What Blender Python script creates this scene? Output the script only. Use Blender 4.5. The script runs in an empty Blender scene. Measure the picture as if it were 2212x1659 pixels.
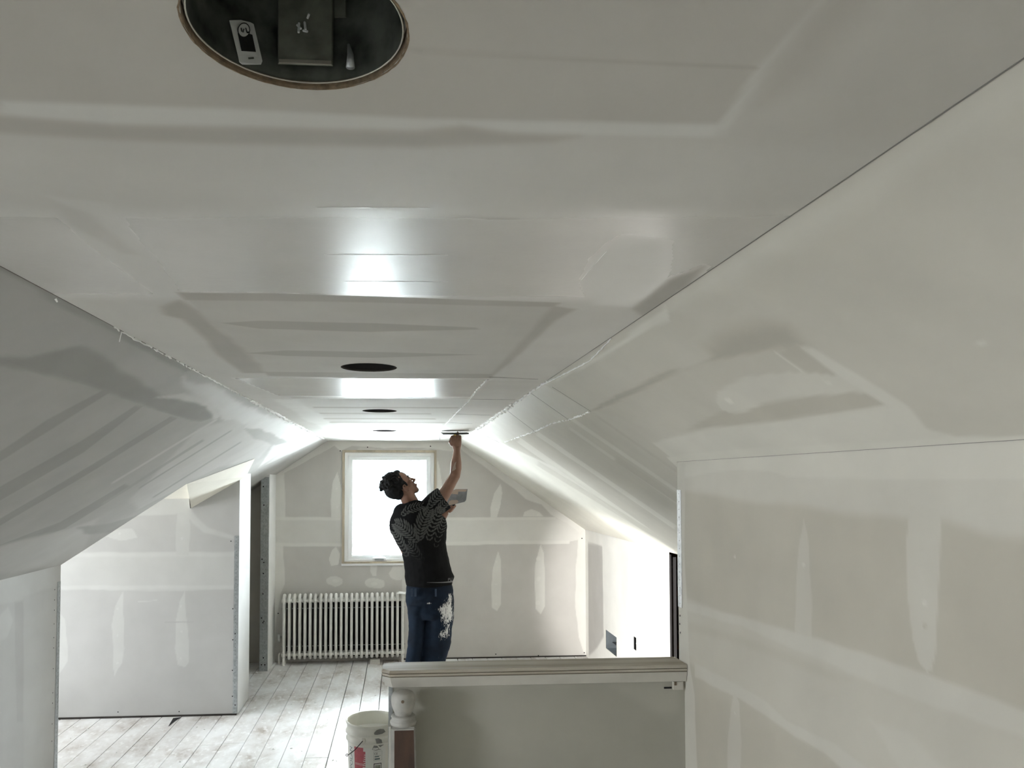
import bpy, bmesh, math, random
import numpy as np
from mathutils import Vector, Matrix
C = bpy.context.scene.collection
SC = bpy.context.scene
PI = math.pi
random.seed(7); np.random.seed(7)
# ------------------------------------------------------------------ camera
F, CX, CY = 1600.0, 990.0, 980.0          # focal length and principal point, taking the image as 2212 x 1659
CAMZ = 1.727
YAW, PITCH = math.atan(124/1600), math.atan(56/1600)
cam = bpy.data.cameras.new('camera'); camo = bpy.data.objects.new('camera', cam); C.objects.link(camo)
cam.sensor_width = 36; cam.lens = F/2212*36
cam.shift_x = (1106-CX)/2212; cam.shift_y = (CY-829.5)/2212
cam.clip_start = .02
camo.location = (0, 0, CAMZ); camo.rotation_euler = (PI/2+PITCH, 0, -YAW)
SC.camera = camo
# ------------------------------------------------------------------ world, sun, portals, exposure
SC.view_settings.view_transform = 'Standard'; SC.view_settings.look = 'None'
SC.view_settings.gamma = 1.0; SC.view_settings.use_curve_mapping = False
SC.view_settings.exposure = 0.70
SC.cycles.max_bounces = 10; SC.cycles.diffuse_bounces = 7; SC.cycles.glossy_bounces = 4
SC.cycles.transparent_max_bounces = 8
SC.cycles.use_denoising = True
SC.cycles.sample_clamp_indirect = 60.0
w = bpy.data.worlds.new('overcast'); SC.world = w; w.use_nodes = True
wn = w.node_tree.nodes; wn.clear()
wo = wn.new('ShaderNodeOutputWorld'); wb = wn.new('ShaderNodeBackground')
tc = wn.new('ShaderNodeTexCoord'); sx = wn.new('ShaderNodeSeparateXYZ'); cr = wn.new('ShaderNodeValToRGB')
cr.color_ramp.elements[0].position = .0; cr.color_ramp.elements[0].color = (.80, .84, .88, 1)
cr.color_ramp.elements[1].position = 1.0; cr.color_ramp.elements[1].color = (.93, .97, 1, 1)
w.node_tree.links.new(tc.outputs['Generated'], sx.inputs[0]); w.node_tree.links.new(sx.outputs[2], cr.inputs[0])
w.node_tree.links.new(cr.outputs[0], wb.inputs[0]); w.node_tree.links.new(wb.outputs[0], wo.inputs[0])
wb.inputs[1].default_value = 46.0
# unseen spot added behind the half wall to brighten the knee wall on the right
wl = bpy.data.lights.new('fill_spot', 'SPOT'); wlo = bpy.data.objects.new('fill_spot', wl); C.objects.link(wlo)
wl.energy = 400; wl.spot_size = math.radians(44); wl.spot_blend = .5; wl.shadow_soft_size = .06; wl.color = (1, .985, .96)
wlo.location = (.15, 3.25, .62); wlo.rotation_euler = (Vector(wlo.location)-Vector((1.81, 5.45, .62))).to_track_quat('Z', 'Y').to_euler()
def portal(name, loc, rot, sx_, sy_):
    l = bpy.data.lights.new(name, 'AREA'); l.shape = 'RECTANGLE'; l.size = sx_; l.size_y = sy_
    l.cycles.is_portal = True
    o = bpy.data.objects.new(name, l); C.objects.link(o); o.location = loc; o.rotation_euler = rot
portal('window_portal', (-.11, 7.42, 1.45), (-PI/2, 0, 0), .9, 1.1)
portal('dormer_portal', (-4.9, 5.10, .95), (0, -PI/2, 0), 1.1, .96)
portal('added_window_portal', (-3.5, .95, 1.35), (0, -PI/2, 0), .62, .72)  # unseen window, added to light the right wall
# ------------------------------------------------------------------ helpers
_R = Matrix.Rotation(-YAW, 3, 'Z') @ Matrix.Rotation(PI/2+PITCH, 3, 'X')
def ray(u, v): return _R @ Vector(((u-CX)/F, (CY-v)/F, -1.0))
O = Vector((0, 0, CAMZ))
def hit(u, v, n, p):
    d = ray(u, v); n = Vector(n); return O + d*((Vector(p)-O).dot(n)/d.dot(n))
def atY(u, v, Y): return hit(u, v, (0, 1, 0), (0, Y, 0))
def link(o, parent=None):
    C.objects.link(o)
    if parent: o.parent = parent
    return o
def tag(o, label=None, cat=None, group=None, kind=None):
    if label: o['label'] = label
    if cat: o['category'] = cat
    if group: o['group'] = group
    if kind: o['kind'] = kind
    return o
def thing(name, label, cat, loc=(0, 0, 0), rz=0, group=None):
    o = bpy.data.objects.new(name, None); C.objects.link(o); o.location = loc; o.rotation_euler = (0, 0, rz)
    o.empty_display_size = .05
    return tag(o, label, cat, group)
def mesh_obj(name, me, mat, parent=None, smooth=False):
    if mat and not me.materials: me.materials.append(mat)
    if smooth:
        me.polygons.foreach_set('use_smooth', [True]*len(me.polygons))
    return link(bpy.data.objects.new(name, me), parent)
class MB:
    def __init__(s): s.v = []; s.f = []
    def add(s, vs, fs):
        b = len(s.v); s.v += [tuple(v) for v in vs]; s.f += [tuple(i+b for i in f) for f in fs]; return s
    def box(s, x0, x1, y0, y1, z0, z1):
        return s.add([(x, y, z) for z in (z0, z1) for y in (y0, y1) for x in (x0, x1)],
            [(0, 2, 3, 1), (4, 5, 7, 6), (0, 1, 5, 4), (2, 6, 7, 3), (0, 4, 6, 2), (1, 3, 7, 5)])
    def prism(s, pts, ax, a, b):                     # polygon pts (2-D) extruded along axis ax from a to b
        def P(p, t): return {0: (t, p[0], p[1]), 1: (p[0], t, p[1]), 2: (p[0], p[1], t)}[ax]
        n = len(pts)
        return s.add([P(p, a) for p in pts]+[P(p, b) for p in pts],
            [tuple(range(n))[::-1], tuple(range(n, 2*n))]+[(i, (i+1) % n, n+(i+1) % n, n+i) for i in range(n)])
    def tube(s, pts, rs, n=10, caps=True, sq=(1, 1)):
        pts = [Vector(p) for p in pts]; rs = rs if hasattr(rs, '__len__') else [rs]*len(pts)
        b = len(s.v); up = None
        for i, p in enumerate(pts):
            d = (pts[min(i+1, len(pts)-1)]-pts[max(i-1, 0)]).normalized()
            if up is None: up = Vector((0, 0, 1)) if abs(d.z) < .9 else Vector((0, 1, 0))
            x = d.cross(up).normalized(); up = x.cross(d).normalized()
            for k in range(n):
                a = 2*PI*k/n; s.v.append(tuple(p+(x*math.cos(a)*sq[0]+up*math.sin(a)*sq[1])*rs[i]))
        for i in range(len(pts)-1):
            for k in range(n):
                s.f.append((b+i*n+k, b+i*n+(k+1) % n, b+(i+1)*n+(k+1) % n, b+(i+1)*n+k))
        if caps:
            s.f.append(tuple(b+k for k in range(n))[::-1]); s.f.append(tuple(b+(len(pts)-1)*n+k for k in range(n)))
        return s
    def lathe(s, prof, n=24, c=(0, 0), flip=False):
        b = len(s.v)
        for r, z in prof:
            for k in range(n):
                a = 2*PI*k/n; s.v.append((c[0]+r*math.cos(a), c[1]+r*math.sin(a), z))
        for i in range(len(prof)-1):
            for k in range(n):
                q = (b+i*n+k, b+i*n+(k+1) % n, b+(i+1)*n+(k+1) % n, b+(i+1)*n+k)
                s.f.append(q[::-1] if flip else q)
        return s
    def ball(s, c, r, n=10, m=7):
        if not hasattr(r, '__len__'): r = (r, r, r)
        b = len(s.v)
        for i in range(m+1):
            t = PI*i/m
            for k in range(n):
                a = 2*PI*k/n
                s.v.append((c[0]+r[0]*math.sin(t)*math.cos(a), c[1]+r[1]*math.sin(t)*math.sin(a), c[2]+r[2]*math.cos(t)))
        for i in range(m):
            for k in range(n): s.f.append((b+i*n+k, b+(i+1)*n+k, b+(i+1)*n+(k+1) % n, b+i*n+(k+1) % n))
        return s
    def mesh(s, name='m'):
        me = bpy.data.meshes.new(name); me.from_pydata(s.v, [], s.f); me.update()
        return me
    def build(s, name, mat, parent=None, smooth=False, bevel=0, seg=2):
        me = s.mesh(name)
        if bevel:
            bm = bmesh.new(); bm.from_mesh(me); bmesh.ops.remove_doubles(bm, verts=bm.verts, dist=1e-5)
            bmesh.ops.bevel(bm, geom=bm.edges[:], offset=bevel, segments=seg, affect='EDGES', clamp_overlap=True)
            bm.to_mesh(me); bm.free()
        o = mesh_obj(name, me, mat, parent, smooth)
        return o
def shade_auto(o, ang=35):
    me = o.data; me.polygons.foreach_set('use_smooth', [True]*len(me.polygons))
    me.set_sharp_from_angle(angle=math.radians(ang))
# ------------------------------------------------------------------ materials
MATS = {}
def mat(name, col, rough=.6, metal=0, noise=0, nscale=20, bump=0, bscale=120, spec=.5, stretch=None, col2=None, coat=0):
    m = bpy.data.materials.new(name); m.use_nodes = True; nt = m.node_tree; b = nt.nodes['Principled BSDF']
    b.inputs['Base Color'].default_value = (*col, 1); b.inputs['Roughness'].default_value = rough
    b.inputs['Metallic'].default_value = metal; b.inputs['Specular IOR Level'].default_value = spec
    if coat: b.inputs['Coat Weight'].default_value = coat
    t = nt.nodes.new('ShaderNodeTexCoord'); mp = nt.nodes.new('ShaderNodeMapping')
    nt.links.new(t.outputs['Object'], mp.inputs[0])
    if stretch: mp.inputs['Scale'].default_value = stretch
    if noise or col2:
        n = nt.nodes.new('ShaderNodeTexNoise'); n.inputs['Scale'].default_value = nscale; n.inputs['Detail'].default_value = 5
        nt.links.new(mp.outputs[0], n.inputs['Vector'])
        mx = nt.nodes.new('ShaderNodeMix'); mx.data_type = 'RGBA'
        r = nt.nodes.new('ShaderNodeValToRGB'); r.color_ramp.elements[0].position = .35; r.color_ramp.elements[1].position = .65
        nt.links.new(n.outputs['Fac'], r.inputs[0]); nt.links.new(r.outputs[0], mx.inputs['Factor'])
        c2 = col2 or tuple(c*(1-noise) for c in col)
        mx.inputs['A'].default_value = (*col, 1); mx.inputs['B'].default_value = (*c2, 1)
        nt.links.new(mx.outputs['Result'], b.inputs['Base Color'])
    if bump:
        n2 = nt.nodes.new('ShaderNodeTexNoise'); n2.inputs['Scale'].default_value = bscale; n2.inputs['Detail'].default_value = 4
        nt.links.new(mp.outputs[0], n2.inputs['Vector'])
        bp = nt.nodes.new('ShaderNodeBump'); bp.inputs['Strength'].default_value = bump; bp.inputs['Distance'].default_value = .002
        nt.links.new(n2.outputs['Fac'], bp.inputs['Height']); nt.links.new(bp.outputs[0], b.inputs['Normal'])
    MATS[name] = m; return m
def drywall_mat(name, paper, mud):
    """tone = how much dried compound lies on the paper (on the slopes also some painted light); gloss = wet or sealed compound"""
    m = bpy.data.materials.new(name); m.use_nodes = True; nt = m.node_tree; b = nt.nodes['Principled BSDF']; L = nt.links.new
    a = nt.nodes.new('ShaderNodeAttribute'); a.attribute_name = 'tone'
    g = nt.nodes.new('ShaderNodeAttribute'); g.attribute_name = 'gloss'
    mr = nt.nodes.new('ShaderNodeMapRange'); L(a.outputs['Fac'], mr.inputs[0])
    mr.inputs[1].default_value = .75; mr.inputs[2].default_value = 1.25
    ramp = nt.nodes.new('ShaderNodeValToRGB'); L(mr.outputs[0], ramp.inputs[0])
    e = ramp.color_ramp.elements; mid = tuple((p+q)/2 for p, q in zip(paper, mud))
    e[0].position = 0; e[0].color = (*[c*.72 for c in paper], 1)
    e[1].position = 1; e[1].color = (*[min(.93, c*1.1) for c in mud], 1)
    x = ramp.color_ramp.elements.new(.36); x.color = (*paper, 1)
    x = ramp.color_ramp.elements.new(.72); x.color = (*mud, 1)
    t = nt.nodes.new('ShaderNodeTexCoord')
    n = nt.nodes.new('ShaderNodeTexNoise'); n.inputs['Scale'].default_value = 5; n.inputs['Detail'].default_value = 6
    L(t.outputs['Object'], n.inputs['Vector'])
    m2 = nt.nodes.new('ShaderNodeMapRange'); L(n.outputs['Fac'], m2.inputs[0]); m2.inputs[1].default_value = .3; m2.inputs[2].default_value = .7
    m2.inputs[3].default_value = .955; m2.inputs[4].default_value = 1.03
    mx = nt.nodes.new('ShaderNodeVectorMath'); mx.operation = 'SCALE'
    L(ramp.outputs[0], mx.inputs[0]); L(m2.outputs[0], mx.inputs['Scale'])
    L(mx.outputs[0], b.inputs['Base Color'])
    r = nt.nodes.new('ShaderNodeMapRange'); L(g.outputs['Fac'], r.inputs[0]); r.inputs[3].default_value = .85; r.inputs[4].default_value = .27
    L(r.outputs[0], b.inputs['Roughness'])
    sp = nt.nodes.new('ShaderNodeMapRange'); L(g.outputs['Fac'], sp.inputs[0]); sp.inputs[3].default_value = .15; sp.inputs[4].default_value = .8
    L(sp.outputs[0], b.inputs['Specular IOR Level'])
    n2 = nt.nodes.new('ShaderNodeTexNoise'); n2.inputs['Scale'].default_value = 55; n2.inputs['Detail'].default_value = 5
    L(t.outputs['Object'], n2.inputs['Vector'])
    ad = nt.nodes.new('ShaderNodeMath'); ad.operation = 'MULTIPLY_ADD'; ad.inputs[1].default_value = 5.0
    L(a.outputs['Fac'], ad.inputs[0]); L(n2.outputs['Fac'], ad.inputs[2])
    bp = nt.nodes.new('ShaderNodeBump'); bp.inputs['Strength'].default_value = .22; bp.inputs['Distance'].default_value = .0012
    L(ad.outputs[0], bp.inputs['Height']); L(bp.outputs[0], b.inputs['Normal'])
    MATS[name] = m; return m
drywall_mat('drywall_ceiling', (.48, .457, .412), (.64, .63, .59))
drywall_mat('drywall_warm', (.48, .455, .388), (.62, .60, .53))
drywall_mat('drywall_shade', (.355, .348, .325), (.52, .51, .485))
drywall_mat('drywall', (.56, .54, .51), (.73, .715, .675))
drywall_mat('drywall_soft', (.445, .416, .345), (.545, .525, .46))
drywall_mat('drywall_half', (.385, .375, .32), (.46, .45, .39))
drywall_mat('drywall_pale', (.49, .485, .48), (.60, .60, .585))
mat('plain_board', (.60, .58, .54), .85, noise=.06, nscale=6, bump=.1)
mat('shell', (.30, .26, .2), .9)
mat('white_board', (.82, .82, .80), .7, noise=.05, nscale=8)
mat('dark_gap', (.035, .03, .026), .9)
mat('seam', (.20, .19, .17), .8)
mat('bright_compound', (.90, .90, .87), .55)
mat('galvanised', (.50, .53, .54), .42, .75, noise=.25, nscale=60)
mat('bead_white', (.88, .89, .88), .5, noise=.25, nscale=50)
mat('wet_compound', (.66, .65, .61), .25)
mat('shade_black', (.03, .028, .028), .9)  # flat black that stands in for shade
mat('hole', (.012, .012, .012), .9)
mat('vinyl', (.86, .87, .87), .35)
mat('wood_jamb', (.60, .52, .40), .7, noise=.35, nscale=14, stretch=(1, 1, .2))
mat('raw_wood', (.17, .085, .03), .75, noise=.5, nscale=18, stretch=(1, 1, .12))
mat('radiator', (.80, .79, .75), .38, noise=.1, nscale=16, bump=.15, bscale=60)
mat('black_metal', (.02, .02, .02), .3, .5)
# ------------------------------------------------------------------ painting compound on to board grids
def vnoise(x, y, seed, scale):
    rs = np.random.RandomState(seed); T = rs.rand(128, 128); out = 0; amp = 1; tot = 0
    for o in range(3):
        X = x*scale*2**o+17.3*o; Y = y*scale*2**o+5.1*o
        xi = np.floor(X).astype(int); yi = np.floor(Y).astype(int); fx = X-xi; fy = Y-yi
        fx = fx*fx*(3-2*fx); fy = fy*fy*(3-2*fy); xi %= 128; yi %= 128; x1 = (xi+1) % 128; y1 = (yi+1) % 128
        v = (T[xi, yi]*(1-fx)+T[x1, yi]*fx)*(1-fy)+(T[xi, y1]*(1-fx)+T[x1, y1]*fx)*fy
        out = out+amp*v; tot += amp; amp *= .5
    return out/tot*2-1
def sdf(px, py, poly):
    d = np.full(px.shape, 1e9); ins = np.zeros(px.shape, bool); n = len(poly)
    for i in range(n):
        ax, ay = poly[i]; bx, by = poly[(i+1) % n]; ex, ey = bx-ax, by-ay
        wx, wy = px-ax, py-ay; t = np.clip((wx*ex+wy*ey)/(ex*ex+ey*ey+1e-12), 0, 1)
        d = np.minimum(d, (wx-ex*t)**2+(wy-ey*t)**2)
        c = ((ay > py) != (by > py)) & (px < ex*(py-ay)/(ey if abs(ey) > 1e-12 else 1e-12)+ax); ins ^= c
    d = np.sqrt(d); return np.where(ins, d, -d)
class Plane:
    """a flat board surface: P = o + u*U + v*V ; n its normal"""
    def __init__(s, o, U, V, base=1.0, gloss=0.0, wob=.006):
        s.o = Vector(o); s.U = Vector(U).normalized(); s.V = Vector(V).normalized(); s.n = s.U.cross(s.V)
        s.base = base; s.g = gloss; s.ops = []; s.wob = wob
    def uv(s, px, py):
        p = hit(px, py, s.n, s.o)-s.o; return (p.dot(s.U), p.dot(s.V))
    def paint(s, pts, tone=None, soft=.004, gloss=None, wob=None, metric=False):
        s.ops.append(([p if metric else s.uv(*p) for p in pts], tone, soft, gloss, s.wob if wob is None else wob)); return s
    def line(s, a, b, wpx, tone, soft=.002, gloss=None, wob=.001):
        dx, dy = b[0]-a[0], b[1]-a[1]; l = math.hypot(dx, dy); nx, ny = -dy/l*wpx/2, dx/l*wpx/2
        return s.paint([(a[0]+nx, a[1]+ny), (b[0]+nx, b[1]+ny), (b[0]-nx, b[1]-ny), (a[0]-nx, a[1]-ny)], tone, soft, gloss, wob)
    def blob(s, x, y, rx, ry, tone, soft=.003, ang=0):
        pts = []
        for k in range(12):
            a = 2*PI*k/12; q = random.uniform(.85, 1.12); ex, ey = rx*math.cos(a)*q, ry*math.sin(a)*q
            pts.append((x+ex*math.cos(ang)-ey*math.sin(ang), y+ex*math.sin(ang)+ey*math.cos(ang)))
        return s.paint(pts, tone, soft, wob=.002)
    def eval(s, u, v):
        T = np.full(u.shape, s.base); G = np.full(u.shape, s.g)
        T += vnoise(u, v, 3, 1.7)*.02+vnoise(u, v, 4, 9)*.008
        wu = vnoise(u, v, 11, 7); wv = vnoise(u, v, 12, 7)
        for poly, tone, soft, gl, wob in s.ops:
            P = np.array(poly); m = soft*1.5+wob*2
            k = (u > P[:, 0].min()-m) & (u < P[:, 0].max()+m) & (v > P[:, 1].min()-m) & (v < P[:, 1].max()+m)
            if not k.any(): continue
            d = sdf(u[k]+wu[k]*wob, v[k]+wv[k]*wob, poly); a = np.clip(d/(2*soft)+.5, 0, 1); a = a*a*(3-2*a)
            if tone is not None: T[k] = T[k]*(1-a)+(tone+vnoise(u[k], v[k], 21, 6)*.02)*a
            if gl is not None: G[k] = G[k]*(1-a)+gl*a
        return T, G
    def grid(s, us, vs, holes=(), clampv=None, discs=()):
        """verts, quads on breaks us, vs; rectangular holes (u0,u1,v0,v1); discs (u,v,r,h) leave a round hole in a square of half side h"""
        def brk(a):
            pts = [a[0][0]]
            for x0, x1, st in a:
                n = max(1, int(math.ceil((x1-x0)/st))); pts += [x0+(x1-x0)*i/n for i in range(1, n+1)]
            return pts
        ul, vl = brk(us), brk(vs); H = list(holes)+[(c-h, c+h, d-h, d+h) for c, d, r, h in discs]
        for h in H: ul += [h[0], h[1]]; vl += [h[2], h[3]]
        def uniq(a):
            a = np.array(sorted(a)); return a[np.concatenate([[True], np.diff(a) > 1e-5])]
        ul, vl = uniq(ul), uniq(vl); nu, nv = len(ul), len(vl)
        UU, VV = np.meshgrid(ul, vl, indexing='ij'); uc = (ul[1:]+ul[:-1])/2; vc = (vl[1:]+vl[:-1])/2
        keep = np.ones((nu-1, nv-1), bool)
        for h in H: keep &= ~(((uc > h[0]) & (uc < h[1]))[:, None] & ((vc > h[2]) & (vc < h[3]))[None, :])
        i, j = np.nonzero(keep); q = np.stack([i*nv+j, (i+1)*nv+j, (i+1)*nv+j+1, i*nv+j+1], 1)
        U_, V_ = UU.ravel(), VV.ravel()
        if clampv is not None:
            lim = clampv(U_); V2 = np.minimum(V_, lim)
            qa = V_[q].min(1) < lim[q].max(1); q = q[qa]; V_ = V2
        for c, d, r, h in discs:
            n, mr = 96, 8; th = np.arange(n)*2*PI/n+PI/4
            ct, st = np.cos(th), np.sin(th); k = h/np.maximum(abs(ct), abs(st)); b = len(U_)
            rag = r+.0012*vnoise(ct*3+c, st*3+d, 31, 3)
            for a in range(mr+1):
                rr = rag+(k-rag)*a/mr; U_ = np.concatenate([U_, c+rr*ct]); V_ = np.concatenate([V_, d+rr*st])
            I = np.arange(n); J = (I+1) % n
            for a in range(mr): q = np.concatenate([q, np.stack([b+a*n+I, b+(a+1)*n+I, b+(a+1)*n+J, b+a*n+J], 1)])
        return U_, V_, q
    def build(s, name, matname, us, vs, parent=None, kind='structure', **kw):
        U_, V_, q = s.grid(us, vs, **kw); T, G = s.eval(U_, V_)
        o, U, V = np.array(s.o), np.array(s.U), np.array(s.V)
        P = o+U_[:, None]*U+V_[:, None]*V
        me = bpy.data.meshes.new(name); me.vertices.add(len(P)); me.vertices.foreach_set('co', P.ravel().astype(np.float32))
        me.loops.add(q.size); me.loops.foreach_set('vertex_index', q.ravel().astype(np.int32))
        me.polygons.add(len(q)); me.polygons.foreach_set('loop_start', np.arange(0, q.size, 4, dtype=np.int32))
        me.update(calc_edges=True)
        for nm, A in (('tone', T), ('gloss', G)):
            at = me.attributes.new(nm, 'FLOAT', 'POINT'); at.data.foreach_set('value', A.astype(np.float32))
        ob = mesh_obj(name, me, MATS[matname], parent)
        if kind: ob['kind'] = kind
        return ob
# ------------------------------------------------------------------ room
XL, XR, ZC = -.70, .55, 2.10           # creases of the flat ceiling strip
SL, SR = .665, .687                    # roof pitch left and right
YF = 7.2                               # gable wall
KL, KR = -2.03, 1.812                  # knee walls
WX = 1.0                               # wall beside the stairs
YW = 2.62                              # its far corner
def zl(x): return ZC-SL*(XL-x)
def zr(x): return ZC-SR*(x-XR)
DISC = [(-.087, .612), (-.107, 2.47), (-.116, 4.03), (-.124, 5.68)]; RD = .0915
# -- flat ceiling
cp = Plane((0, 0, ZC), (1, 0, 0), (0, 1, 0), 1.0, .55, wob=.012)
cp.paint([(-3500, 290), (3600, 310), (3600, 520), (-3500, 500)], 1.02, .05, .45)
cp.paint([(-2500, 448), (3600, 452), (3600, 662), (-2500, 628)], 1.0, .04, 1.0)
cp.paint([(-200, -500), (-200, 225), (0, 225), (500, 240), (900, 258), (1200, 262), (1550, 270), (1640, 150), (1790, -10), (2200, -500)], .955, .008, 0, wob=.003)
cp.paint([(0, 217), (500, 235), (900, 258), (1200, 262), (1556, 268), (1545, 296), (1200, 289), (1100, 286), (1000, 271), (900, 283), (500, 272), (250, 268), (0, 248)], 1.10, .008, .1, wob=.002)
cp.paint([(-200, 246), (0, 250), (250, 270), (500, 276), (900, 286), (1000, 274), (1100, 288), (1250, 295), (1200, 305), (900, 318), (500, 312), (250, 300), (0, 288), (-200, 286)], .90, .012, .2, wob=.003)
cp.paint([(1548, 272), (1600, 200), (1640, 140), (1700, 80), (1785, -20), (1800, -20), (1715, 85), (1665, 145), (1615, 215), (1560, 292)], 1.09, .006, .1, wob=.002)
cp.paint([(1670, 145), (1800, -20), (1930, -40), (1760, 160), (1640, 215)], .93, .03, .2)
cp.line((880, 108), (1640, 148), 7, .89, .003)
cp.paint([(90, 420), (230, 440), (330, 560), (385, 632), (350, 640), (250, 560)], 1.03, .012, .8)
cp.paint([(95, 428), (200, 462), (300, 548), (270, 548), (150, 478)], .965, .010, .8)
cp.paint([(1270, 600), (1290, 560), (1360, 512), (1440, 525), (1420, 600), (1370, 665), (1290, 660)], 1.05, .02, .8)
cp.paint([(1370, 668), (1440, 605), (1520, 575), (1450, 645), (1395, 685)], .87, .012, .3)
# second board panel with its stripes of compound
cp.paint([(400, 640), (1195, 660), (1060, 814), (578, 808)], 1.0, .005, 0, wob=.002)
cp.paint([(385, 632), (600, 634), (800, 640), (1215, 654), (1195, 663), (1000, 659), (800, 653), (600, 650), (400, 648)], .885, .006, .1, wob=.003)
cp.paint([(345, 662), (385, 648), (430, 672), (500, 735), (578, 806), (528, 806), (470, 765), (425, 712), (400, 690), (365, 682)], .87, .014, .1, wob=.008)
cp.paint([(1195, 660), (1215, 664), (1245, 668), (1200, 692), (1100, 785), (1060, 816), (1064, 806)], .89, .010, .1, wob=.004)
cp.paint([(480, 698), (560, 693), (800, 698), (1030, 708), (1035, 712), (800, 717), (560, 710)], .87, .005, 0, wob=.003)
cp.paint([(530, 763), (620, 757), (800, 760), (1040, 766), (800, 773), (620, 769)], .87, .006, 0, wob=.003)
cp.paint([(572, 803), (1066, 808), (1062, 817), (800, 817), (580, 812)], .88, .006, .1, wob=.002)
cp.paint([(500, 816), (1065, 819), (1060, 822), (1022, 858), (600, 855)], 1.02, .006, 1.0, wob=.004)
cp.paint([(605, 860), (1018, 862), (962, 918), (700, 916)], 1.07, .008, .1, wob=.004)
cp.paint([(590, 862), (640, 862), (720, 916), (700, 930), (660, 905)], 1.12, .02, .3, wob=.03)
for y, x0, x1 in ((859, 630, 1012), (880, 678, 990), (893, 690, 930), (904, 700, 940), (912, 712, 965)):
    cp.line((x0, y), (x1, y+1), 3.0, .90, .008, wob=.006)
cp.paint([(705, 918), (960, 920), (1005, 953), (700, 952)], 1.13, .02, .5)
cp.paint([(1055, 822), (1165, 824), (1012, 935), (955, 920)], 1.0, .006, .35, wob=.002)
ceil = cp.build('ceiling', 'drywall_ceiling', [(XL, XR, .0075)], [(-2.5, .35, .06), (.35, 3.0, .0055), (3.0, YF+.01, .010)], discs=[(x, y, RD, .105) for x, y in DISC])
# -- right slope
L = 1/math.hypot(1, SR)
rp = Plane((XR, 0, ZC), (L, 0, -SR*L), (0, 1, 0), 1.0, .15, wob=.012)
rp.paint([(1275, 888), (1320, 862), (1400, 822), (1450, 802), (1500, 795), (1560, 770), (1620, 770), (1400, 842), (1290, 886)], .86, .008, 0, wob=.012)
rp.paint([(1555, 785), (1535, 755), (1570, 718), (1640, 692), (1700, 702), (1735, 742), (1680, 757), (1600, 780)], .86, .035, 0)
rp.paint([(1470, 800), (1560, 775), (1690, 748), (1860, 880), (1650, 916), (1480, 935), (1290, 890)], 1.0, .006, 0, wob=.003)
rp.paint([(1680, 762), (1728, 746), (1818, 812), (1740, 802)], .945, .006, 0, wob=.002)
rp.paint([(1560, 888), (1640, 878), (1740, 858), (1860, 845), (1910, 875), (1800, 892), (1650, 913), (1480, 928)], .93, .006, 0, wob=.003)
rp.paint([(1545, 866), (1552, 845), (1610, 814), (1700, 803), (1760, 805), (1830, 814), (1865, 846), (1740, 855), (1650, 872), (1610, 890), (1580, 893), (1556, 884)], 1.075, .004, .1, wob=.004)
rp.paint([(1725, 746), (1752, 748), (1860, 812), (1960, 878), (2000, 925), (2090, 948), (2300, 938), (2300, 960), (1463, 999), (1409, 957), (1530, 925), (1650, 915), (1800, 893), (1912, 874), (1812, 812)], 1.11, .008, .1, wob=.005)
rp.paint([(1440, 988), (1560, 972), (1700, 965), (2300, 935), (2300, 975), (1463, 1010)], 1.16, .004, .1, wob=.004)
rp.line((1676, 760), (1738, 804), 3.5, 1.13, .002)
rp.blob(1575, 866, 11, 5, 1.2, ang=.6); rp.blob(1785, 825, 8, 3, 1.2)
rp.line((2085, 744), (2170, 738), 2.5, 1.12, .002)
rp.paint([(2212, 140), (2300, 90), (2300, 200), (2212, 205), (2000, 330), (1700, 540), (1560, 620), (1440, 665), (1600, 550)], 1.09, .03, .2)
rp.paint([(1440, 660), (1340, 740), (1180, 830), (1200, 822), (1300, 775), (1360, 735), (1445, 690)], 1.14, .004, .3, wob=.003)
for a, b, wp, t in (((1160, 936), (1460, 1140), 9, 1.12), ((1235, 905), (1465, 1062), 7, 1.10), ((1230, 925), (1466, 1088), 6, 1.08), ((1330, 990), (1466, 1080), 14, .96), ((1120, 950), (1460, 1190), 12, 1.14), ((1290, 900), (1466, 1022), 5, .96)):
    rp.line(a, b, wp, t, .012, .2, wob=.008)
rp.paint([(1015, 935), (1085, 958), (1200, 1010), (1462, 1200), (1262, 1150), (985, 955)], 1.17, .03, .6)  # strong light on the far slope, painted as a paler tone
rp.line((1160, 1000), (1462, 1185), 10, 1.02, .02, wob=.01)
rp.paint([(1170, 828), (1275, 888), (1090, 955), (1020, 938)], 1.03, .004, .45, wob=.001)
rs_ = rp.build('ceiling_slope', 'drywall_warm', [(0, 1.52, .010)], [(-2.5, .5, .08), (.5, 3.2, .0075), (3.2, YF+.01, .011)])
# -- left slope, in three fields round the dormer
L2 = 1/math.hypot(1, SL)
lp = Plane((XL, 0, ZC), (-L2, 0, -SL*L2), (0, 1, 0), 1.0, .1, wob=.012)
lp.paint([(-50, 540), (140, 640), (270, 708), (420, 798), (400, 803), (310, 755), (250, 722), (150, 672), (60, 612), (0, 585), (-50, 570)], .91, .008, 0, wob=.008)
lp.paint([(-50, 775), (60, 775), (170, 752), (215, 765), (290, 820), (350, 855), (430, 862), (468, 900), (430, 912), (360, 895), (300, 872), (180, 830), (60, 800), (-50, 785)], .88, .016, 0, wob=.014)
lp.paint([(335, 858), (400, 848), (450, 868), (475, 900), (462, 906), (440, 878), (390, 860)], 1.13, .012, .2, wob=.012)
lp.paint([(-50, 792), (60, 802), (180, 832), (305, 875), (430, 915), (130, 1130), (-50, 1230)], 1.0, .004, 0, wob=.002)
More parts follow.
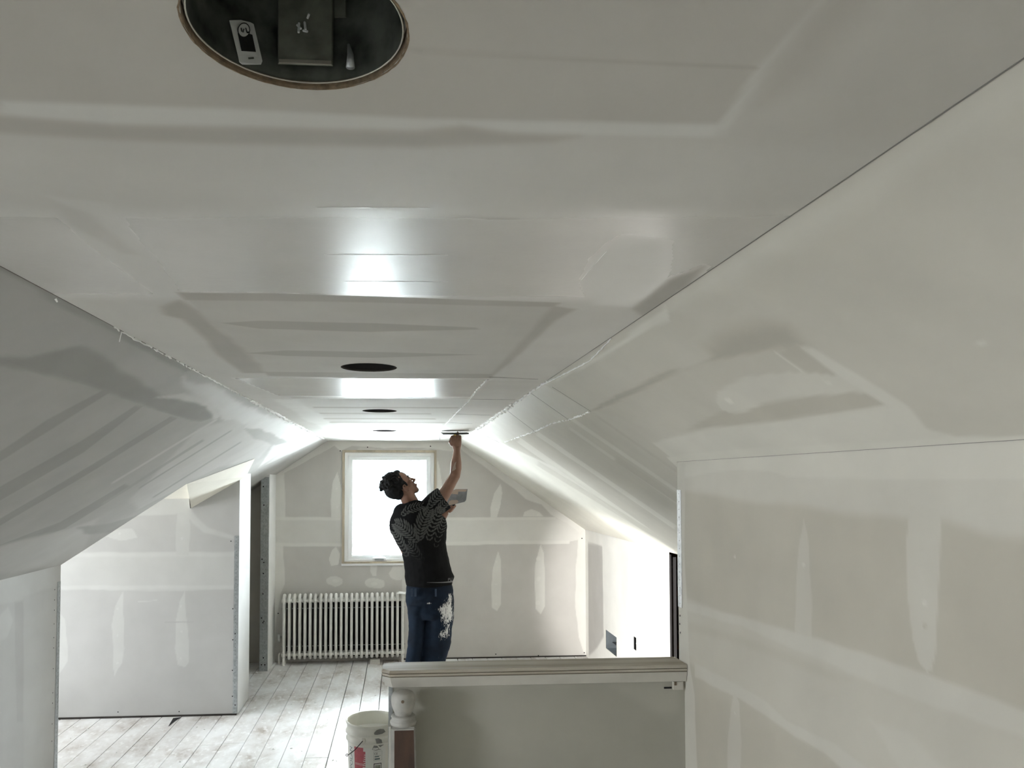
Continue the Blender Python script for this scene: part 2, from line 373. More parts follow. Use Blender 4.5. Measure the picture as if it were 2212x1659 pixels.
for pts in ([(-50, 1010), (100, 908), (222, 843), (240, 846), (110, 928), (-50, 1028)], [(-50, 1080), (180, 950), (292, 876), (308, 878), (180, 978), (-50, 1110)], [(-50, 1150), (200, 1003), (368, 900), (382, 904), (200, 1018), (-50, 1165)], [(-50, 1195), (130, 1128), (270, 1045), (285, 1052), (140, 1142), (-50, 1212)]):
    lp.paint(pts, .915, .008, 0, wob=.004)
lp.paint([(-50, 1190), (140, 1145), (210, 1120), (180, 1190), (132, 1222), (-50, 1245)], 1.05, .03, .3)  # sheen near the foot of the slope, painted into the tone
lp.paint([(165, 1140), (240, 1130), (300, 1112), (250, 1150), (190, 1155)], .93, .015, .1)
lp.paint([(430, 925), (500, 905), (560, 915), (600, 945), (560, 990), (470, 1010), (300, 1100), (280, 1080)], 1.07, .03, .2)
lp.paint([(395, 815), (470, 840), (560, 890), (700, 948), (560, 1010), (590, 965), (600, 945), (520, 915), (450, 885)], 1.17, .02, .3, wob=.03)  # window light on the far end, painted into the tone
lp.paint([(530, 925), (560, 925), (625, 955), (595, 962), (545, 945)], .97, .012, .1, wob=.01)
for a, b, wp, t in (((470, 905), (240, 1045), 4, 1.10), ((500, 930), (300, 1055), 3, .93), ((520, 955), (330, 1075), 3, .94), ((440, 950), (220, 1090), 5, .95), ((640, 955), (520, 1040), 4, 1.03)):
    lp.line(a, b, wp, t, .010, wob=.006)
u_ = lambda x: (XL-x)/L2                           # slope coordinate of a world x
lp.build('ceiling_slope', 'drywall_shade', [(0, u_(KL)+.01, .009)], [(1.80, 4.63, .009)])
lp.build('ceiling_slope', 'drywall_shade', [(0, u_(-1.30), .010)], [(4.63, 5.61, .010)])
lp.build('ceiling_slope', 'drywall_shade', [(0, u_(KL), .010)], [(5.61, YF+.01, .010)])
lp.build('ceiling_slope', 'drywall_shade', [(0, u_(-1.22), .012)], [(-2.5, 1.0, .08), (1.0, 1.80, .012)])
# dormer ceiling (the warm light on it is put into its yellow colour)
mat('dormer_board', (.80, .77, .68), .8, noise=.05, nscale=5)
V1 = (-1.30, 4.63, zl(-1.30)-.001); V2 = (-1.03, 5.34, zl(-1.03)-.004); B_ = (-1.15, 5.62, 1.748); A_ = (-1.545, 5.62, 1.515); A2 = (-1.555, 5.62, 1.585)
m = MB(); m.add([V1, V2, B_, A_, A2, (-3.45, 5.62, 1.585), (-3.45, 4.62, 1.71), (-1.30, 4.62, 1.71)], [(0, 1, 2, 3), (0, 3, 4), (0, 4, 5, 6, 7)])
m.add([(KL, 4.631, zl(KL)-.0), (-1.30, 4.631, zl(-1.30)), (-1.30, 4.631, 1.80), (KL-.3, 4.631, 1.80), (KL-.3, 4.631, zl(KL))], [(0, 1, 2, 3, 4)])
tag(m.build('ceiling_dormer', MATS['dormer_board']), kind='structure')
# -- wall beside the stairs (X = WX)
wp_ = Plane((WX, 0, 0), (0, 1, 0), (0, 0, 1), .955, 0, wob=.010)
wp_.paint([(1463, 990), (2400, 940), (2400, 1175), (2212, 1165), (2130, 1152), (2060, 1128), (2030, 1120), (1960, 1118), (1810, 1108), (1740, 1092), (1640, 1086), (1560, 1072), (1475, 1060)], 1.09, .014, 0, wob=.004)
wp_.paint([(1463, 990), (2400, 940), (2400, 1036), (1830, 1034), (1700, 1031), (1660, 1016), (1600, 1013), (1540, 1020), (1475, 1032)], 1.17, .003, 0, wob=.003)
wp_.paint([(1738, 1120), (1745, 1160), (1751, 1250), (1754, 1382), (1718, 1368), (1720, 1250), (1729, 1160)], 1.05, .003)
wp_.paint([(1966, 1090), (2032, 1100), (2030, 1190), (2025, 1300), (2022, 1410), (2013, 1448), (2003, 1452), (1985, 1430), (1972, 1380), (1960, 1290), (1957, 1180)], 1.08, .0025, wob=.003)
wp_.paint([(1480, 1290), (1560, 1322), (1700, 1362), (1850, 1408), (2000, 1458), (2212, 1538), (2400, 1610), (2400, 1900), (1900, 1700), (1800, 1610), (1720, 1570), (1650, 1530), (1600, 1500), (1500, 1440), (1480, 1420)], 1.035, .010, wob=.006)
wp_.paint([(1480, 1300), (1560, 1322), (1700, 1362), (1850, 1408), (2000, 1458), (2212, 1538), (2400, 1610), (2400, 1670), (2212, 1592), (2080, 1550), (1950, 1502), (1850, 1462), (1760, 1422), (1680, 1388), (1600, 1352), (1480, 1318)], 1.095, .006, wob=.006)
wp_.paint([(1480, 1340), (1600, 1375), (1700, 1410), (1840, 1470), (1800, 1475), (1680, 1425), (1580, 1385), (1480, 1362)], .99, .012, wob=.006)
wp_.paint([(1500, 1432), (1560, 1464), (1650, 1512), (1700, 1560), (1800, 1606), (1900, 1680), (1840, 1680), (1780, 1628), (1720, 1595), (1650, 1545), (1600, 1512), (1500, 1462)], 1.09, .005, wob=.006)
wp_.paint([(1585, 1498), (1597, 1520), (1602, 1600), (1600, 1760), (1574, 1760), (1572, 1600), (1578, 1530)], 1.06, .003)
wp_.paint([(1463, 1000), (1480, 1000), (1478, 1200), (1490, 1440), (1500, 1500), (1510, 1760), (1470, 1760), (1463, 1400)], 1.12, .006, wob=.006)
wp_.paint([(1880, 1560), (1960, 1580), (2060, 1680), (1960, 1680)], 1.08, .012)
for x, y, r, t in ((1997, 1303, 5, 1.25), (1736, 1220, 4, 1.22), (1587, 1202, 3, 1.2), (1998, 1352, 4, .85), (1587, 1540, 2, 1.2)): wp_.blob(x, y, r*.8, r, t)
wr = wp_.build('wall_right', 'drywall_soft', [(-2.5, .8, .08), (.8, YW, .006)], [(-.3, .5, .08), (.5, zr(WX), .0055)])
m = MB(); m.box(WX+.001, WX+.10, -2.5, YW+.001, -.3, zr(WX)-.06)
m.build('core', MATS['white_board'], wr)
# -- knee wall, right
kp = Plane((KR, 0, 0), (0, 1, 0), (0, 0, 1), 1.14, 0)
kp.paint([(1270, 1172), (1301, 1180), (1304, 1375), (1290, 1400), (1272, 1417)], .84, .012)
_k = lambda u, v: hit(u, v, (1, 0, 0), (KR, 0, 0))
DUCT = (_k(1332, 1400).y, _k(1309, 1400).y, _k(1331, 1418).z, _k(1310, 1361).z); OUT = (_k(1374.5, 1390).y, _k(1369, 1390).y, _k(1372, 1404).z, _k(1370, 1375).z)
kw = kp.build('wall_right', 'drywall', [(4.91, YF, .02)], [(0, zr(KR)+.004, .02)], holes=[DUCT, OUT])
m = MB(); m.box(KR+.001, KR+.014, 4.91, 5.5, 0, 1.22); m.box(KR+.014, KR+.055, 4.93, 4.968, 0, 1.2)
m.build('board_edge', MATS['shade_black'], kw)  # shade of the slit put into the edge colour
# framing behind the open bay
fr = tag(bpy.data.objects.new('wall_framing', None), kind='structure'); C.objects.link(fr)
for x0, x1, y0, y1, z0, z1 in ((2.02, 2.06, 4.0, 4.14, 0, 1.2), (1.96, 2.2, 3.3, 5.6, .86, .90), (1.70, 1.74, 4.15, 4.29, 0, .86), (2.0, 2.2, 3.2, 5.9, .47, .50)):
    MB().box(x0, x1, y0, y1, z0, z1).build('stud', MATS['raw_wood'], fr)
for k, (z0, z1) in enumerate(((.52, .84), (.10, .44), (1.0, 1.3))):
    MB().box(2.22, 2.24, 3.0, 6.0, z0, z1).build('sheathing_board', MATS['raw_wood'], fr)
# -- gable wall
WIN = (-.562, .345, .905, 2.012)
fp = Plane((0, YF, 0), (1, 0, 0), (0, 0, 1), .95, 0, wob=.008)
fp.paint([(585, 940), (1020, 940), (1012, 966), (975, 974), (960, 972), (900, 966), (830, 968), (760, 963), (735, 974), (722, 962), (640, 1008), (616, 1020), (585, 1030)], 1.13, .004)
fp.paint([(775, 966), (830, 972), (830, 970), (880, 972), (930, 968), (925, 976), (770, 976)], 1.0, .004)
fp.paint([(585, 1015), (614, 1015), (616, 1110), (612, 1180), (616, 1260), (606, 1285), (596, 1340), (590, 1425), (585, 1425)], 1.09, .004)
fp.paint([(585, 1117), (745, 1120), (745, 1178), (660, 1178), (585, 1176)], 1.05, .004)
for y in (1120, 1176): fp.line((590, y), (745, y+1), 7, 1.12, .006, wob=.006)
fp.paint([(729, 1020), (737, 1045), (741, 1080), (741, 1118), (716, 1118), (714, 1080), (719, 1040)], 1.12, .003)
fp.paint([(726, 1181), (735, 1196), (731, 1220), (716, 1222), (711, 1208), (718, 1188)], 1.11, .003)
for x, y, a, b in ((724, 1256, 19, 11), (809, 1260, 23, 12), (857, 1238, 17, 15), (725, 1255, 8, 4), (808, 1262, 8, 4)): fp.blob(x, y, a, b, 1.1 if a > 9 else 1.18)
fp.paint([(800, 1215), (816, 1215), (813, 1245), (806, 1246), (801, 1235)], 1.1, .003)
fp.paint([(868, 1215), (885, 1215), (885, 1420), (868, 1420)], 1.08, .004)
fp.paint([(940, 1119), (1200, 1118), (1230, 1122), (1262, 1144), (1255, 1165), (1220, 1173), (1100, 1176), (940, 1178)], 1.075, .004)
fp.line((945, 1121), (1200, 1120), 6, 1.13, .006, wob=.005); fp.line((945, 1174), (1230, 1171), 7, 1.14, .006, wob=.006)
for pts in ([(1082, 1044), (1085, 1065), (1080, 1095), (1073, 1118), (1060, 1118), (1060, 1095), (1068, 1065)],
            [(1076, 1190), (1082, 1210), (1083, 1260), (1082, 1306), (1074, 1320), (1063, 1312), (1062, 1270), (1064, 1230)],
            [(1168, 1175), (1175, 1195), (1177, 1250), (1177, 1310), (1168, 1327), (1157, 1315), (1155, 1260), (1156, 1220)],
            [(1130, 1116), (1132, 1106), (1148, 1100), (1165, 1106), (1174, 1116)],
            [(944, 990), (950, 1012), (957, 1060), (968, 1100), (944, 1110)]):
    fp.paint(pts, 1.12, .003, wob=.003)
for x, y in ((1163, 1207), (1163, 1250), (1162, 1302)): fp.blob(x, y, 5, 5, 1.2)
for x, y in ((1073, 1214), (1072, 1262), (1072, 1305), (1073, 1100), (1162, 1112), (727, 1056), (728, 1095)): fp.blob(x, y, 2, 2, 1.22)
fp.paint([(975, 945), (1268, 1140), (1262, 1160), (1225, 1130), (1190, 1112), (1170, 1090), (1135, 1078), (1110, 1055), (1060, 1018), (1000, 975)], 1.13, .004, wob=.008)
fp.paint([(1250, 1152), (1275, 1130), (1275, 1425), (1262, 1412), (1250, 1375), (1243, 1310), (1244, 1230)], 1.1, .004, wob=.006)
gw = fp.build('wall_far', 'drywall', [(KL, KR, .0085)], [(0, ZC, .0085)], holes=[WIN], clampv=lambda u: np.minimum(ZC, np.minimum(ZC-SL*(XL-u), ZC-SR*(u-XR))))
# -- partition facing the camera, left, with its white end
pp = Plane((0, 5.61, 0), (1, 0, 0), (0, 0, 1), 1.0, 0, wob=.008)
pp.paint([(100, 1195), (530, 1192), (530, 1272), (330, 1278), (100, 1270)], 1.08, .004)
pp.line((100, 1199), (530, 1197), 9, 1.15, .01, wob=.006); pp.line((100, 1270), (530, 1268), 8, 1.16, .008, wob=.008)
pp.paint([(250, 1040), (420, 1060), (412, 1108), (300, 1114), (220, 1130)], 1.13, .005)
pp.paint([(382, 1108), (405, 1108), (411, 1140), (408, 1200), (380, 1200), (379, 1150)], 1.10, .003)
pp.paint([(412, 1098), (425, 1118), (450, 1140), (505, 1158), (505, 1166), (440, 1150), (415, 1130), (400, 1108)], 1.12, .010, wob=.006)
pp.paint([(268, 1276), (266, 1320), (269, 1400), (266, 1430), (255, 1445), (248, 1460), (244, 1440), (244, 1400), (241, 1350), (248, 1310)], 1.12, .003)
pp.paint([(400, 1274), (401, 1320), (408, 1380), (408, 1430), (400, 1441), (385, 1436), (378, 1400), (380, 1340), (388, 1300)], 1.12, .003)
pp.paint([(125, 1320), (140, 1340), (147, 1395), (145, 1430), (125, 1460)], 1.12, .004)
pp.paint([(228, 1160), (250, 1143), (285, 1142), (298, 1160), (262, 1168)], 1.12, .003)
for x, y in ((258, 1152), (393, 1163), (254, 1315), (254, 1373), (254, 1432), (391, 1309), (392, 1364), (390, 1422)): pp.blob(x, y, 2.4, 2.4, 1.24)
pp.line((298, 1300), (340, 1297), 2, 1.12, .003); pp.line((355, 1344), (418, 1344), 1.6, .92, .002)
zt = lambda x: np.where(x < -1.55, 1.585, 1.515+(x+1.545)*.590)
pw = pp.build('wall_left', 'drywall_pale', [(-3.45, -2.5, .05), (-2.5, -1.19, .008)], [(.012, 1.78, .0085)], clampv=lambda u: zt(u)+.002)
m = MB(); m.box(-3.45, -1.191, 5.612, 6.0, .012, 1.48); m.prism([(-1.60, 1.4), (-1.191, 1.4), (-1.191, 1.72), (-1.60, 1.47)], 1, 5.613, 6.0)
m.build('core', MATS['shell'], pw)
ep = Plane((-1.19, 0, 0), (0, 1, 0), (0, 0, 1), 1.16, .1)
ep.paint([(512, 1160), (540, 1160), (540, 1180), (512, 1185)], 1.05, .01); ep.paint([(512, 1210), (538, 1210), (538, 1230), (512, 1232)], 1.05, .01)
ep.build('end_board', 'drywall_pale', [(5.605, 6.005, .012)], [(.005, 1.775, .012)], parent=pw, kind=None)
# -- stub wall beyond the closet doorway
m = MB(); m.box(-1.268, -1.190, 6.86, YF, 0, 1.78)
st = tag(m.build('wall_left', MATS['white_board']), kind='structure')
# -- knee wall, left
kl = Plane((KL, 0, 0), (0, 1, 0), (0, 0, 1), 1.0, 0)
kl.paint([(-50, 1235), (140, 1210), (140, 1262), (90, 1275), (40, 1300), (-50, 1310)], 1.08, .012)
kl.paint([(31, 1302), (50, 1300), (52, 1420), (50, 1560), (36, 1560), (33, 1420)], .95, .006)
kl.paint([(0, 1330), (18, 1310), (28, 1340), (16, 1375), (-10, 1390)], 1.08, .006)
kl.paint([(92, 1340), (108, 1310), (118, 1302), (112, 1330), (95, 1365)], .97, .006); kl.paint([(75, 1470), (88, 1460), (90, 1500), (78, 1505)], 1.05, .006)
kl.paint([(51, 1290), (140, 1270), (140, 1700), (51, 1700)], 1.04, .01)
klw = kl.build('wall_left', 'drywall_pale', [(1.80, 3.3, .05), (3.3, 4.63, .009)], [(0, zl(KL)+.004, .010)])
MB().box(KL-.12, KL-.001, 1.80, 4.629, 0, zl(KL)-.01).build('core', MATS['plain_board'], klw)
m = MB(); m.box(-3.45, KL-.1, 1.80, 1.90, 0, 2.4); m.prism([(-3.45, 1.1), (-1.22, 1.754), (-1.22, 2.4), (-3.45, 2.4)], 1, 1.80, 1.9); m.box(-3.45, -1.2, -2.5, 1.80, 2.08, 2.12)
tag(m.build('wall_dormer', MATS['white_board']), kind='structure')  # unseen near dormer, added to let daylight on to the right wall
m = MB(); m.box(-3.45, KL-.1, 4.5, 4.625, 0, 1.75); tag(m.build('wall_dormer', MATS['white_board']), kind='structure')
# -- outer shell that keeps the daylight out except at the windows
m = MB()
m.box(-3.6, 2.4, -2.7, 7.5, 2.42, 2.5); m.box(2.3, 2.4, -2.7, 7.5, -.4, 2.5)
tag(m.build('roof_structure', MATS['shell']), kind='structure')
def holed(m, ax, a, b, u0, u1, v0, v1, h):
    def bx(p, q, r, s):
        m.box(p, q, a, b, r, s) if ax == 1 else m.box(a, b, p, q, r, s)
    bx(u0, h[0], v0, v1); bx(h[1], u1, v0, v1); bx(h[0], h[1], v0, h[2]); bx(h[0], h[1], h[3], v1)
m = MB(); holed(m, 1, YF+.03, 7.40, -3.6, 2.4, -.4, 2.5, WIN); tag(m.build('wall_far_outer', MATS['shell']), kind='structure')
m = MB(); holed(m, 0, -3.6, -3.45, 1.85, 7.4, -.4, 2.5, (4.66, 5.56, .40, 1.50)); holed(m, 0, -3.6, -3.45, -2.7, 1.85, -.4, 2.5, (.60, 1.30, 1.05, 1.65)); tag(m.build('wall_dormer_outer', MATS['white_board']), kind='structure')  # the nearer opening is added, out of view, for light
mat('tunnel_dark', (.07, .068, .065), .95, noise=.4, nscale=30)
m = MB(); m.box(-4.9, -3.6, 4.54, 4.64, .3, 1.6); m.box(-4.9, -3.6, 5.58, 5.68, .3, 1.6); m.box(-4.9, -3.6, 4.54, 5.68, 1.5, 1.6); m.box(-4.9, -3.6, 4.54, 5.68, .3, .4)
tag(m.build('light_tunnel', MATS['tunnel_dark']), kind='structure')  # unseen dark tunnel added outside the dormer window to narrow its daylight
m = MB(); m.box(-3.6, 2.4, -2.7, -2.5, -.4, 2.5); tag(m.build('wall_rear', MATS['white_board']), kind='structure')
# ------------------------------------------------------------------ floor of painted planks
mat('subfloor', (.05, .042, .035), .9)
fl = tag(MB().box(-3.45, 2.3, -2.5, YF+.02, -.10, -.024).build('floor', MATS['subfloor']), kind='structure')
m = bpy.data.materials.new('painted_plank'); m.use_nodes = True; nt = m.node_tree; b = nt.nodes['Principled BSDF']
t = nt.nodes.new('ShaderNodeTexCoord'); oi = nt.nodes.new('ShaderNodeObjectInfo'); av = nt.nodes.new('ShaderNodeVectorMath')
nt.links.new(t.outputs['Object'], av.inputs[0]); cb = nt.nodes.new('ShaderNodeVectorMath'); cb.operation = 'SCALE'; cb.inputs['Scale'].default_value = 1
nt.links.new(oi.outputs['Location'], cb.inputs[0]); nt.links.new(cb.outputs[0], av.inputs[1])
n1 = nt.nodes.new('ShaderNodeTexNoise'); n1.inputs['Scale'].default_value = 5; n1.inputs['Detail'].default_value = 8; n1.inputs['Roughness'].default_value = .65
mp = nt.nodes.new('ShaderNodeMapping'); mp.inputs['Scale'].default_value = (1, .55, 1); nt.links.new(av.outputs[0], mp.inputs[0]); nt.links.new(mp.outputs[0], n1.inputs['Vector'])
r = nt.nodes.new('ShaderNodeValToRGB'); nt.links.new(n1.outputs['Fac'], r.inputs[0])
e = r.color_ramp.elements; e[0].position = .30; e[0].color = (.36, .31, .27, 1); e[1].position = .60; e[1].color = (.80, .80, .80, 1)
x = e.new(.44); x.color = (.64, .62, .60, 1)
n2 = nt.nodes.new('ShaderNodeTexNoise'); n2.inputs['Scale'].default_value = 26; n2.inputs['Detail'].default_value = 6; nt.links.new(mp.outputs[0], n2.inputs['Vector'])
r2 = nt.nodes.new('ShaderNodeValToRGB'); nt.links.new(n2.outputs['Fac'], r2.inputs[0]); r2.color_ramp.elements[0].position = .55; r2.color_ramp.elements[1].position = .72
mx = nt.nodes.new('ShaderNodeMix'); mx.data_type = 'RGBA'; nt.links.new(r2.outputs[0], mx.inputs['Factor']); nt.links.new(r.outputs[0], mx.inputs['A']); mx.inputs['B'].default_value = (.88, .88, .88, 1)
nt.links.new(mx.outputs['Result'], b.inputs['Base Color']); b.inputs['Roughness'].default_value = .42; b.inputs['Specular IOR Level'].default_value = .7
bp = nt.nodes.new('ShaderNodeBump'); bp.inputs['Strength'].default_value = .3; bp.inputs['Distance'].default_value = .003; nt.links.new(n2.outputs['Fac'], bp.inputs['Height']); nt.links.new(bp.outputs[0], b.inputs['Normal'])
MATS['plank'] = m
PW = .1425; x = -3.44; k = 0
while x < 1.75:
    gap = random.choice([.002, .003, .0045, .0065]); y = 2.0; nb = [y]
    cuts = {16: [5.02], 15: [5.0], 20: [4.72]}.get(k, [random.uniform(2.6, 4.2)] if k % 3 else [])
    ys = [-2.48, random.uniform(.2, 1.8)]+cuts+[YF-.008]
    for j in range(len(ys)-1):
        a, c = ys[j]+.0015, ys[j+1]-.0015; x0, x1 = x+gap/2, x+PW-gap/2
        w2 = random.uniform(-.0015, .0015)
        mb = MB(); mb.add([(0, 0, 0), (x1-x0, 0, 0), (x1-x0-abs(w2), c-a, 0), (0+max(0, w2), c-a, 0)]+[(0, 0, -.022), (x1-x0, 0, -.022), (x1-x0, c-a, -.022), (0, c-a, -.022)],
            [(0, 1, 2, 3), (7, 6, 5, 4), (0, 4, 5, 1), (1, 5, 6, 2), (2, 6, 7, 3), (3, 7, 4, 0)])
        p = mb.build('plank', MATS['plank'], fl); p.location = (x0, a, random.uniform(-.0012, 0))
    x += PW; k += 1
# ------------------------------------------------------------------ creases, ridges and open joints
def ribbon(name, pts, w, h, matname, parent, nrm, rag=0, step=.02, dash=0):
    """thin raised strip through world points, lying on a surface with normal nrm"""
    P = [Vector(p) for p in pts]; n = Vector(nrm).normalized(); out = MB(); path = []
    for a, b in zip(P[:-1], P[1:]):
        k = max(1, int((b-a).length/step)); path += [a.lerp(b, i/k) for i in range(k)]
    path.append(P[-1]); rows = []
    for i, p in enumerate(path):
        d = (path[min(i+1, len(path)-1)]-path[max(0, i-1)]).normalized(); s = d.cross(n).normalized()
        ww = w*(1+rag*random.uniform(-.8, 1.0)); off = s*rag*w*random.uniform(-.5, .5)
        hh = h*(1+rag*random.uniform(-.5, .8)); rows.append((p+off-s*ww/2, p+off+n*hh-s*ww*.2, p+off+n*hh+s*ww*.2, p+off+s*ww/2))
    for i in range(len(rows)-1):
        if dash and random.random() < dash: continue
        out.add(list(rows[i])+list(rows[i+1]), [(0, 1, 5, 4), (1, 2, 6, 5), (2, 3, 7, 6), (0, 3, 2, 1), (4, 5, 6, 7)])
    return out.build(name, MATS[matname], parent)
DN = (0, 0, -1); NR = (-SR*L, 0, -L); NL = (SL*L2, 0, -L2)
ribbon('joint_gap', [(XR-.001, -.6, ZC), (XR-.001, 3.2, ZC)], .0022, .0012, 'seam', ceil, (-.4, 0, -1))
ribbon('joint_gap', [(XL+.001, -.6, ZC), (XL+.001, 2.7, ZC)], .0022, .0012, 'seam', ceil, (.4, 0, -1))
ribbon('compound_ridge', [(XR+.002, 1.9, ZC-.001), (XR+.020, 2.2, ZC-.013), (XR+.012, 2.5, ZC-.008), (XR+.002, 2.85, ZC-.002)], .004, .003, 'bright_compound', ceil, NR, .5)
ribbon('compound_ridge', [(XR, 2.75, ZC), (XR, 3.6, ZC)], .010, .004, 'bright_compound', ceil, (-.4, 0, -1), .9)
ribbon('compound_ridge', [(XR, 3.6, ZC), (XR+.005, 5.4, ZC-.003)], .022, .006, 'bright_compound', ceil, (-.4, 0, -1), .8)
ribbon('compound_ridge', [(XL, 1.85, ZC), (XL, 2.6, ZC)], .005, .004, 'bright_compound', ceil, (.4, 0, -1), .9, dash=.25)
ribbon('compound_ridge', [(XL, 2.6, ZC), (XL, 3.6, ZC)], .006, .004, 'bright_compound', ceil, (.4, 0, -1), .9)
ribbon('compound_ridge', [(XL, 3.5, ZC), (XL, 6.8, ZC)], .016, .006, 'bright_compound', ceil, (.4, 0, -1), .9)
ribbon('joint_gap', [(WX, -.6, zr(WX)+.001), (WX, YW, zr(WX)+.001)], .0025, .0014, 'seam', wr, (-1, 0, -.6))
def cpt(u, v): return hit(u, v, (0, 0, 1), (0, 0, ZC-.0002))
def rpt(u, v): return hit(u, v, rp.n, rp.o)
def lpt(u, v): return hit(u, v, lp.n, lp.o)
for a, b, wd in (((1056, 814), (1162, 819), .005), ((1018, 862), (1113, 863), .006), ((978, 894), (1062, 897), .008), ((966, 913), (1020, 915), .012)):
    ribbon('board_joint', [cpt(*a), cpt(*b)], wd*.6, .0008, 'seam', ceil, DN, .25)
ribbon('board_joint', [cpt(950, 938), cpt(950, 950)], .006, .0008, 'seam', ceil, DN, .2)
ribbon('compound_ridge', [cpt(1052, 820), cpt(1030, 842), cpt(1012, 866), cpt(985, 893), cpt(957, 922)], .005, .003, 'bright_compound', ceil, DN, .8, dash=.2)
for a, b in (((685, 448), (928, 449)), ((700, 550), (968, 551)), ((745, 608), (968, 609))):
    ribbon('compound_ridge', [cpt(*a), cpt(*b)], .0022, .0002, 'wet_compound', ceil, DN, .5)
for a, b, wd, rg in (((1193, 836), (1277, 889), .004, .2), ((1148, 850), (1232, 909), .003, .3), ((1093, 885), (1158, 934), .007, .2), ((1045, 939), (1079, 956), .014, .9)):
    ribbon('board_joint', [rpt(*a), rpt(*b)], wd*.7, .0008, 'seam', rs_, NR, rg, step=.012)
ribbon('compound_ridge', [rpt(1278, 888), rpt(1235, 905), rpt(1190, 915), rpt(1160, 930), rpt(1090, 955)], .007, .003, 'bright_compound', rs_, NR, .7, dash=.25)
ribbon('scratch', [cpt(1310, 543), cpt(1255, 605)], .0010, .0005, 'bright_compound', ceil, DN, .3)
ribbon('crack', [lpt(258, 738), lpt(263, 716)], .003, .001, 'bright_compound', ceil, NL, .3)
ribbon('crack', [lpt(120, 645), lpt(124, 652)], .004, .001, 'bright_compound', ceil, NL, .3)
# ------------------------------------------------------------------ galvanised corner beads
def bead(parent, p0, U, V, w, h, matname, rows, step, n, edge=True, top=None):
    """strip with origin p0, width along U, height along V, facing n ; punched with small holes"""
    p0, U, V, n = map(Vector, (p0, U, V, n)); m = MB(); t = .0012
    q = [p0, p0+U*w, p0+U*w+V*h, p0+V*h]; m.add([a for a in q]+[a+n*t for a in q], [(0, 3, 2, 1), (4, 5, 6, 7), (0, 1, 5, 4), (1, 2, 6, 5), (2, 3, 7, 6), (3, 0, 4, 7)])
    o = m.build('corner_bead', MATS[matname], parent); hm = MB(); k = 0; z = step/2
    while z < h-.01:
        for r_ in rows:
            c = p0+U*(w*r_)+V*(z+(step/2 if r_ > .5 and len(rows) > 1 else 0))+n*(t+.0004); rr = .0021
            hm.add([c+(U*math.cos(a)+V*math.sin(a))*rr for a in [PI/3*i for i in range(6)]], [tuple(range(6))])
        z += step
    ho = hm.build('punched_hole', MATS['hole'], o); ho['kind'] = 'stuff'
    return o
def screws(parent, pts, n, r=.0035, name='screw_hole', mt='hole'):
    n = Vector(n); a = n.orthogonal().normalized(); b = n.cross(a)
    m = MB()
    for p in pts:
        c = Vector(p)+n*.0012; m.add([c+(a*math.cos(PI/4*i)+b*math.sin(PI/4*i))*r for i in range(8)], [tuple(range(8))])
    o = m.build(name, MATS[mt], parent); o['kind'] = 'stuff'; return o
bead(pw, (-1.226, 5.6085, .012), (1, 0, 0), (0, 0, 1), .033, 1.30, 'galvanised', (.45,), .026, (0, -1, 0))
screws(pw, [atY(u, v, 5.608) for u, v in ((499, 1169), (503, 1315), (508, 1369), (503, 1382), (502, 1448), (502, 1504), (508, 1523), (387, 1537), (255, 1538))], (0, -1, 0), .0045)
bead(st, (-1.268, 6.859, 0), (1, 0, 0), (0, 0, 1), .036, 1.75, 'galvanised', (.7,), .03, (0, -1, 0))
bead(st, (-1.232, 6.859, 0), (1, 0, 0), (0, 0, 1), .036, 1.75, 'galvanised', (.3,), .03, (0, -1, 0))
screws(st, [atY(u, v, 6.856) for u, v in ((569, 1051), (570, 1091), (566, 1208), (570, 1215), (569, 1239), (568, 1283), (565, 1335), (570, 1342), (568, 1345), (569, 1421), (565, 1436), (572, 1436))], (0, -1, 0), .0065)
bead(klw, (KL+.0008, 4.588, .0), (0, 1, 0), (0, 0, 1), .041, 1.12, 'galvanised', (.55,), .022, (1, 0, 0))
screws(klw, [(KL+.001, 4.552, z) for z in (1.08, 1.02, .96, .88, .80, .74, .62, .48, .42, .3, .2)], (1, 0, 0), .004)
bead(wr, (WX-.0008, YW, 1.27), (0, -1, 0), (0, 0, 1), .036, .42, 'bead_white', (.55,), .028, (-1, 0, 0))
screws(wr, [(WX-.001, YW-.015, 1.21), (WX-.001, YW-.02, 1.18), (WX-.001, YW-.018, 1.24)], (-1, 0, 0), .004)
screws(gw, [atY(u, v, YF-.001) for u, v in ((794, 966), (930, 964), (735, 974), (601, 1325), (1071, 1413), (1163, 1416), (1263, 1142), (1257, 1163), (1262, 1410))], (0, -1, 0), .006)
MB().box(-3.4, -1.2, 5.605, 5.62, -.022, .012).build('floor_gap', MATS['dark_gap'], pw)
MB().box(.02, KR, YF-.012, YF+.001, -.02, .010).build('floor_gap', MATS['dark_gap'], gw)
# duct boot and electrical box in the knee wall
mat('duct_metal', (.42, .47, .50), .35, .8, noise=.2, nscale=14)
m = MB(); y0, y1, z0, z1 = DUCT; X0, X1 = KR+.002, KR+.16
m.add([(X0, y0, z0), (X0, y1, z0), (X0, y1, z1), (X0, y0, z1), (X1, y0, z0), (X1, y1, z0), (X1, y1, z1), (X1, y0, z1)], [(0, 1, 5, 4), (1, 2, 6, 5), (2, 3, 7, 6), (3, 0, 4, 7), (4, 5, 6, 7)])
db = m.build('duct_boot', MATS['duct_metal'], kw); MB().box(KR+.05, KR+.155, y0+.02, y1-.02, z0+.05, z0+.055).build('duct_seam', MATS['black_metal'], kw)
m = MB(); y0, y1, z0, z1 = OUT; X1 = KR+.06
m.add([(X0, y0, z0), (X0, y1, z0), (X0, y1, z1), (X0, y0, z1), (X1, y0, z0), (X1, y1, z0), (X1, y1, z1), (X1, y0, z1)], [(0, 1, 5, 4), (1, 2, 6, 5), (2, 3, 7, 6), (3, 0, 4, 7), (4, 5, 6, 7)])
